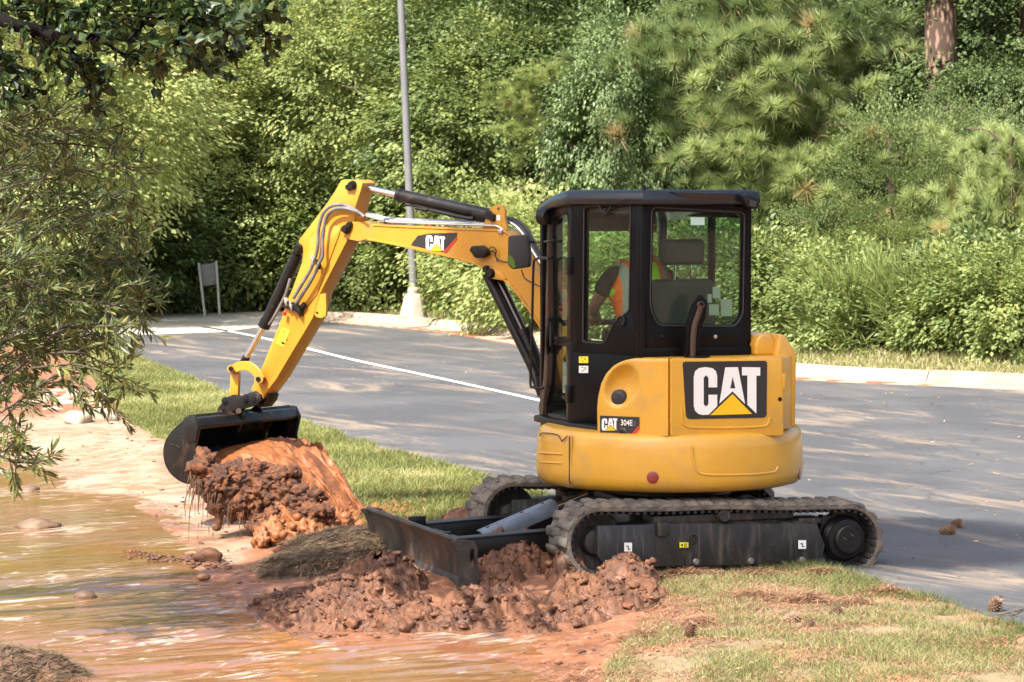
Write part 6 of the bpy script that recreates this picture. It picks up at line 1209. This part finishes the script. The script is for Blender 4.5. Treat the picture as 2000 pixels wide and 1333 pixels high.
# roots and drips hanging under the clay
rootm = mat("wet_grass_roots", (.12, .065, .036), .6); sh = []; rr_ = random.Random(12)
for k in range(70):
    t = rr_.random(); u = 372 + 150 * t ** 1.3; v = 925 + 75 * t + rr_.uniform(-10, 15); L_ = rr_.uniform(15, 60) * (1.3 - t * .6); du = rr_.uniform(-14, 5) * (1.2 - t)
    p0 = onf(u, v, YB - .12); p1 = onf(u + du * .7, v + L_ * .35, YB - .14 + rr_.uniform(-.05, .05)); p2 = onf(u + du, v + L_, YB - .12 + rr_.uniform(-.05, .05)); sh.append(tube([p0, p1, p2], [.0038, .0026, .001], 4, 3))
for k in range(26):
    u = rr_.uniform(365, 560); v = rr_.uniform(1000, 1075); p = onf(u, v, YB - .1); sh.append(cyl(p, p + V3(0, 0, -.02 - rr_.random() * .04), .004, .002, 5))
for (a, b, c) in (((385, 930), (362, 975), (363, 1015)), ((390, 940), (372, 990), (368, 1060)), ((470, 1000), (468, 1030), (474, 1060))): sh.append(tube([onf(*a, YB - .1), onf(*b, YB - .12), onf(*c, YB - .1)], [.007, .004, .0015], 5, 4))
o = mk("hanging_roots", sh, rootm, MB_, ang=80); o['kind'] = 'stuff'
# ================================================================== grass, straw, cones
gm_near = leafmat("verge_grass", (.14, .16, .045), (.31, .33, .12), (.42, .38, .19), .3, .5)
gm_dry = leafmat("dry_mixed_grass", (.105, .13, .04), (.27, .27, .105), (.42, .35, .22), .25, .6)
def scatter(poly, n, seed, fn=None, yb=None):
    rng = np.random.default_rng(seed); A = np.array(poly); lo = A.min(0); hi = A.max(0); P = rng.uniform(lo, hi, (n * 4, 2))
    w_ = 1100 / F_PX * P[:, 1]; P = P[(np.abs(P[:, 0]) < w_ + .2)]; s = sdist(P, poly); P = P[s > -.05][:n]
    if fn is not None: P = P[fn(P, rng)]
    return P, rng
def noise2(P, f, s): return fbm(np.c_[P, np.zeros(len(P))] * f, 3, s)
P, rng = scatter(grass_poly, 150000, 1, lambda P, r: (noise2(P, 1.7, 41) + sdist(P, grass_poly) * .6 + r.normal(0, .05, len(P)) > .44) & (sdist(P, road_poly) < .06 + .06 * noise2(P, 6, 4)))
z = ground_h(P, False); t = np.clip(noise2(P, 1.2, 8) * 1.5 - .35 + rng.normal(0, .18, len(P)), 0, 1); n = len(P)
blades("grass", np.c_[P, z - .01], .03 + .042 * rng.random(n) * (1 + noise2(P, 2, 9)), np.full(n, .009), .9, t, gm_near)
P, rng = scatter(rgrass_poly, 120000, 2, lambda P, r: (P[:, 1] > 14.8) & (noise2(P, 2.4, 12) + r.normal(0, .08, len(P)) > .46) & (sdist(P, road_poly) < .04 + .05 * noise2(P, 7, 4)))
z = ground_h(P, False); n = len(P); edge = np.exp(-(np.abs(sdist(P, road_poly)) / .35) ** 2); t = np.clip(.75 - noise2(P, 2.0, 18) * .6 + rng.normal(0, .25, n) - edge * .5 + .15, 0, 1)
blades("grass", np.c_[P, z - .008], .018 + .035 * rng.random(n) * (.6 + noise2(P, 3, 9)) + .03 * edge * rng.random(n), np.full(n, .0045), 1.3, t, gm_dry)
P, rng = scatter(far_grass, 90000, 3); z = ground_h(P, False); n = len(P)
blades("grass", np.c_[P, z - .01], .05 + .07 * rng.random(n), np.full(n, .022), .8, np.clip(.75 + rng.normal(0, .25, n), 0, 1), gm_dry)
# tufts along the asphalt edge and by the bottom
# dry straw and pine needles on the near bank
P, rng = scatter(rgrass_poly, 34000, 5, lambda P, r: (P[:, 1] > 14.8) & (noise2(P, 2.4, 112) + r.normal(0, .10, len(P)) > .40) & (sdist(P, road_poly) < .03)); z = ground_h(P); n = len(P); D = unit(n, rng) * [1, 1, .25]
straws("pine_straw", np.c_[P, z + .008], D, rng.uniform(.04, .13, n), np.full(n, .004), rng.random(n), pstraw)
def straw_pile(label, u, v, rx, ry, n, seed, hgt=.05, name="straw_clump"):
    c = onz(u, v, .0); rng = np.random.default_rng(seed); q = rng.normal(size=(n, 2)) * [rx, ry] * .5; r2 = np.exp(-np.sum((q / [rx, ry]) ** 2, 1) * 2); P = np.c_[q + c[:2], r2 * hgt * rng.random(n) + float(ground_h([c[:2]])[0]) + .01]
    a = rng.normal(.1, .7, n); D = np.stack([np.cos(a), np.sin(a), rng.normal(0, .25, n)], 1); o = straws(name, P - V3(c[0], c[1], 0), D, rng.uniform(.06, .17, n), np.full(n, .0045), rng.random(n), pstraw, kind='stuff'); o.location = (c[0], c[1], 0); ORG[o] = V3(c[0], c[1], 0); tag(o, label, "pine straw")
for i, (u, v, rx, ry, n, lb) in enumerate(((1475, 1172, .20, .18, 420, "matted brown pine straw clump in the middle of the near grass"), (1580, 1178, .16, .14, 300, "flat rust-coloured straw patch right of the matted clump"), (1735, 1165, .16, .13, 380, "thick pine straw bundle at the asphalt edge"), (1670, 1185, .15, .08, 200, "thin streak of pine straw leading to the asphalt edge"), (1370, 1215, .12, .18, 300, "dark tangled straw tuft on the bare soil near the clay heap"),
                                   (1610, 1130, .16, .10, 320, "reddish leaf litter under the rear of the near track"), (1360, 1130, .3, .10, 420, "long drift of leaf litter along the bottom of the near track"), (1260, 1225, .2, .14, 240, "wet dark straw at the foot of the crumbling clay heap"), (1480, 1130, .25, .1, 260, "loose litter beneath the middle of the near track"), (1150, 1290, .3, .2, 160, "sparse dark straws stuck on the bare muddy bank"))):
    straw_pile(lb, u, v, rx, ry, n, 40 + i)
conem = mat("pine_cone_scales", (.25, .155, .10), .8, c2=(.14, .08, .05), nscale=30)
CONE = None
def cone(label, u, v, rot, tilt=1.3, s=1.0, z=.0):
    global CONE
    p = onz(u, v, z); t = thing("pine_cone", (p[0], p[1], float(ground_h([p[:2]], False)[0]) * 0 + z + .022 * s), label, "pine cone"); core = mk("core", lathe(ORG[t] + V3(0, 0, -.045), UZ, [(.004, 0), (.018, .012), (.022, .035), (.016, .07), (.004, .09)], 10), conem, t); sh = []
    for k in range(70):
        h = k / 70; a = k * 2.39996; r = .012 + .020 * math.sin(math.pi * (h * .85 + .1)); o_ = V3(math.cos(a), math.sin(a), 0); b = ORG[t] + V3(0, 0, -.045 + .088 * h); si = V3(-math.sin(a), math.cos(a), 0)
        tip = b + o_ * (r + .008) + V3(0, 0, .010); sh.append(([b + si * .004, b - si * .004, b + o_ * r * .8 - si * .009 + V3(0, 0, .004), tip, b + o_ * r * .8 + si * .009 + V3(0, 0, .004), b + o_ * r * .8 + V3(0, 0, -.003)], [(0, 1, 2, 5), (0, 5, 4), (5, 2, 3), (5, 3, 4), (0, 4, 3, 2, 1)]))
    mk("scales", sh, conem, t, smooth=False); t.rotation_euler = (tilt, .2, rot); t.scale = (s, s, s)
cone("pine cone lying on its side on the asphalt, nearer one of the pair", 1850, 1044, 1.5, 1.45, 1.25)
cone("pine cone on the asphalt, farther one of the pair", 1868, 1031, .6, 1.2, 1.15)
cone("dark pine cone standing at the grass edge on the far right", 1943, 1194, .3, .5, 1.25)
cone("pine cone sunk in the grass right of the straw clumps", 1632, 1206, .9, .8, 1.1)
cone("flattened pine cone in the middle of the dry grass", 1547, 1218, 2.0, 1.4, 1.2)
cone("small dark pine cone on bare soil left of the grass", 1348, 1238, .4, .3, 1.0)
cone("broken pine cone between two grass patches", 1580, 1226, 1.1, .9, .8)
# fallen twig and leaves on the road
mk_tw = mk("twig", [tube([onz(1950, 1200, .01), onz(1975, 1196, .02), onz(1998, 1190, .01)], .006, 6, 3), tube([onz(1975, 1196, .02), onz(1985, 1199, .02)], .004, 5, sm=False)], bark, None, origin=onz(1950, 1200, .0)); tag(mk_tw, "thin broken twig beside the dark cone at the road edge", "twig")
def litter(name, regs, mt, seed):
    rr = np.random.default_rng(seed); P = []; 
    for (u0, u1, v0, v1, n) in regs:
        for _ in range(n): P.append(onz(rr.uniform(u0, u1), rr.uniform(v0, v1), .008))
    P = np.array(P); n = len(P); o = link(name, leaf_mesh(name, P, unit(n, rr) * [1, 1, .15], unit(n, rr) * .3 + [0, 0, 1.], rr.uniform(.02, .055, n), rr.uniform(.015, .03, n), rr.random(n), mt=mt)); o['kind'] = 'stuff'
brownleaf = leafmat("fallen_brown_leaves", (.22, .12, .06), (.45, .28, .15), (.55, .42, .25), .15, .7)
litter("fallen_leaves", [(1580, 2000, 800, 1000, 50), (1700, 2000, 1000, 1130, 26), (600, 1040, 690, 760, 60), (1560, 2000, 765, 800, 60), (250, 600, 690, 760, 40), (1300, 2000, 1140, 1330, 70), (1640, 1720, 1010, 1020, 3)], brownleaf, 6)
# ================================================================== foreground narrow-leaved shrub
def twig_leaves(path, step, ll, lw, rng, spread=.9, droop=.0, jitter=.3, two=True):
    """leaf placements along a twig path"""
    P = []; D = []; N_ = []; path = [np.asarray(p) for p in path]; L_ = sum(np.linalg.norm(path[i + 1] - path[i]) for i in range(len(path) - 1)); n = max(3, int(L_ / step)); seg = np.r_[0, np.cumsum([np.linalg.norm(path[i + 1] - path[i]) for i in range(len(path) - 1)])]
    A = np.array(path)
    for k in range(n):
        s = L_ * (.12 + .88 * (k + rng.random() * .5) / n); p = np.array([np.interp(s, seg, A[:, j]) for j in range(3)]); q = np.array([np.interp(min(s + .02, L_), seg, A[:, j]) for j in range(3)]) if s < L_ - .02 else A[-1] * 2 - A[-2]
        d = q - p; d /= np.linalg.norm(d) + 1e-9; r = rng.normal(size=3); r -= d * (r @ d); r /= np.linalg.norm(r) + 1e-9
        P.append(p); dd_ = d * (1.0 - .35 * rng.random()) + r * spread * rng.uniform(.4, 1) + V3(0, 0, -droop); D.append(dd_ / np.linalg.norm(dd_)); N_.append(np.cross(dd_, rng.normal(size=3)) * .8 + V3(0, 0, .9))
    return P, D, N_
def leafy(name, label, cat, root, branches, ll, lw, step, mt, seed, Ymid, twigs=7, twl=(.15, .4), spread=.8, droop=.1, r0=.012, wood=None, thingobj=None, pointy=.5, fan=.9, depth=.3):
    """branches: list of pixel polylines with a distance; twigs and leaves grow off them"""
    rng = np.random.default_rng(seed); t = thingobj or thing(name, tuple(root), label, cat); sh = []; P = []; D = []; N_ = []
    for br in branches:
        Y0 = Ymid + rng.uniform(-depth, depth); pts = [onY(u, v, Y0 + .15 * k * rng.uniform(-1, 1)) for k, (u, v) in enumerate(br[1])]; path = smoothpath(pts, 4); R0 = br[0]
        sh.append(tube(path, list(np.linspace(R0, .003, len(path))), 6, sm=False)); nt_ = br[2] if len(br) > 2 else twigs; m = len(path)
        for k in range(nt_):
            i = min(m - 2, int(m * (.12 + .86 * k / max(1, nt_ - 1)))); p = path[i]; d = path[min(i + 1, m - 1)] - path[max(i - 1, 0)]; d = d / np.linalg.norm(d); r = rng.normal(size=3); r -= d * (r @ d); r /= np.linalg.norm(r); L_ = rng.uniform(*twl)
            q = p + (d * .8 + r * fan) / 1.2 * L_ + V3(0, 0, -droop * L_); mid_ = (p + q) / 2 + rng.normal(size=3) * .02; tp = smoothpath([p, mid_, q], 4); sh.append(tube(tp, list(np.linspace(.004, .0015, len(tp))), 4, sm=False)); a, b, c = twig_leaves(tp, step, ll, lw, rng, spread, droop * .5); P += a; D += b; N_ += c
        a, b, c = twig_leaves(path[m // 3:], step * 1.6, ll, lw, rng, spread, droop); P += a; D += b; N_ += c
    mk("branches", sh, wood or bark, t, ang=80); P = np.array(P); n = len(P); s = rng.uniform(.65, 1.2, n)
    o = link("foliage", leaf_mesh("foliage", P - ORG[t], np.array(D), np.array(N_), ll * s, lw * s, rng.random(n) * .98, cup=.35, pointy=pointy, mt=mt), t); return t
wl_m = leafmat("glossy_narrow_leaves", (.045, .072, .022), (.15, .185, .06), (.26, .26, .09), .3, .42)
rgb = random.Random(3); BR = []
# arching limbs entering from the left, by where their tips show
tips = [(180, 205), (200, 250), (235, 290), (250, 330), (262, 372), (258, 420), (262, 455), (240, 500), (255, 520), (270, 560), (262, 600), (285, 575), (230, 560), (210, 470), (190, 420), (170, 330), (140, 270), (110, 240), (60, 225), (20, 240), (200, 540), (215, 600), (150, 600), (120, 520), (90, 450), (60, 380), (180, 640), (205, 665), (160, 690), (110, 660), (60, 600), (130, 740), (90, 760), (40, 720), (20, 650), (100, 560), (160, 500), (50, 520), (10, 430), (30, 330), (120, 380), (150, 450), (70, 700), (20, 780), (140, 640), (225, 380), (130, 320), (90, 300), (180, 590), (60, 660)]
for i, (tu, tv) in enumerate(tips):
    su, sv = -80 - rgb.random() * 40, tv + 40 + rgb.uniform(-50, 130); mu = su * .5 + tu * .5; BR.append((.007, [(su, sv), (mu, (sv + tv) / 2 - rgb.uniform(0, 25)), (tu - 25, tv + rgb.uniform(-6, 6)), (tu, tv)], 12))
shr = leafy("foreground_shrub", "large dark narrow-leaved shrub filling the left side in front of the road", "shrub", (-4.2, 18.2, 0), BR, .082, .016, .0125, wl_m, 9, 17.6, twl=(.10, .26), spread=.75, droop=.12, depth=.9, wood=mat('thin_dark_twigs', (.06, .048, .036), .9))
# sunlit outer sprays that hang over the grass
B2 = [(.010, [(-60, 790), (60, 700), (110, 650), (165, 640), (235, 636), (286, 628)], 15), (.009, [(-40, 740), (60, 690), (130, 660), (180, 668), (215, 690)], 12), (.008, [(60, 720), (140, 712), (190, 724), (235, 745), (270, 765)], 9), (.007, [(100, 690), (160, 690), (210, 715), (245, 720)], 7), (.006, [(150, 740), (190, 770), (215, 790)], 5), (.008, [(-60, 560), (60, 560), (150, 570), (215, 600), (285, 580)], 10),
      (.007, [(-40, 900), (10, 880), (40, 850), (60, 835)], 6), (.006, [(-40, 860), (10, 862), (30, 872)], 6), (.006, [(-20, 870), (25, 890), (60, 903), (108, 895)], 5), (.006, [(-20, 880), (20, 900), (34, 915)], 6), (.007, [(-60, 520), (40, 400), (100, 330), (150, 230), (190, 190)], 9)]
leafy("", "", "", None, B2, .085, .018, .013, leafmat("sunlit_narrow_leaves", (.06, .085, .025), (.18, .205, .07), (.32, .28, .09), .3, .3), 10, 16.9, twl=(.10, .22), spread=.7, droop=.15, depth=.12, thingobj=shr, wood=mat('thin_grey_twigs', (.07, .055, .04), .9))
mk("stems", [tube([V3(-4.2 + dx, 18.2, -.1), V3(-4.0 + dx * 2, 18, 1.2), V3(-3.6 + dx * 3, 17.8, 2.4)], [.06, .04, .02], 8, 4) for dx in (-.9, -.7, -.5)], bpy.data.materials['thin_dark_twigs'], shr)
# ================================================================== overhanging tree: its lowest branch shows at the top left, its crown shades the machine
od = thing("overhanging_tree", (-7.5, 15.0, 0), "dark overhanging branch with broad leaves across the top left corner", "tree")
OB = [(.045, [(-120, 10), (-20, 32), (30, 50), (85, 62), (115, 74), (140, 80), (180, 74), (215, 72), (290, 82), (345, 84), (390, 72), (425, 60), (455, 50), (500, 25), (535, -5)], 38), (.012, [(30, 50), (70, 75), (100, 102), (130, 118), (160, 125), (195, 145)], 14), (.008, [(130, 84), (145, 105), (170, 125), (180, 160), (174, 172)], 9), (.010, [(-40, 30), (0, 60), (-2, 120), (8, 180), (20, 205)], 10), (.010, [(205, 84), (240, 105), (280, 104), (330, 95), (370, 110), (400, 125)], 16),
      (.008, [(85, 62), (88, 30), (90, -20)], 9), (.010, [(190, 70), (205, 40), (215, -20)], 9), (.008, [(250, 78), (280, 50), (300, 10), (330, -20)], 12), (.008, [(340, 84), (370, 40), (380, -10)], 11), (.007, [(400, 70), (430, 76), (470, 74)], 7), (.008, [(-30, 20), (40, 20), (120, 25), (190, 12)], 18), (.008, [(140, 20), (240, 22), (340, 18), (440, 10)], 22), (.008, [(260, 30), (340, 38), (420, 34), (480, 22), (525, 30)], 18), (.006, [(480, 35), (500, 50), (525, 70)], 5), (.006, [(300, 90), (310, 115), (322, 135)], 5), (.006, [(-40, 100), (10, 120), (30, 140)], 6), (.006, [(-20, 170), (20, 185), (60, 198)], 5)]
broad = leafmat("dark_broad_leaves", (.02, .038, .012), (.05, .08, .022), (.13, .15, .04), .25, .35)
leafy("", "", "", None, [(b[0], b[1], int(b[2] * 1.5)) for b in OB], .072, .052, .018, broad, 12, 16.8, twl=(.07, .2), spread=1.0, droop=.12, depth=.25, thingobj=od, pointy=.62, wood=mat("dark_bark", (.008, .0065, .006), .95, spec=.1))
mk("trunk", [tube([V3(-7.5, 15, -.2), V3(-7.4, 15, 2), V3(-7.0, 15, 5), V3(-6.0, 14.8, 9), V3(-5, 14.5, 12)], [.28, .22, .20, .15, .06], 14, 4), tube([V3(-7.2, 15, 3.0), V3(-5.4, 15.8, 3.5), onY(-120, 10, 16.8)], [.09, .06, .046], 10, 4), tube([V3(-6.8, 15, 6), V3(-5, 14.6, 8.5), V3(-3, 14.4, 9.8)], [.13, .08, .03], 8, 4)], bark, od)
for (dx, dy, dz, s, ro) in SHADE:
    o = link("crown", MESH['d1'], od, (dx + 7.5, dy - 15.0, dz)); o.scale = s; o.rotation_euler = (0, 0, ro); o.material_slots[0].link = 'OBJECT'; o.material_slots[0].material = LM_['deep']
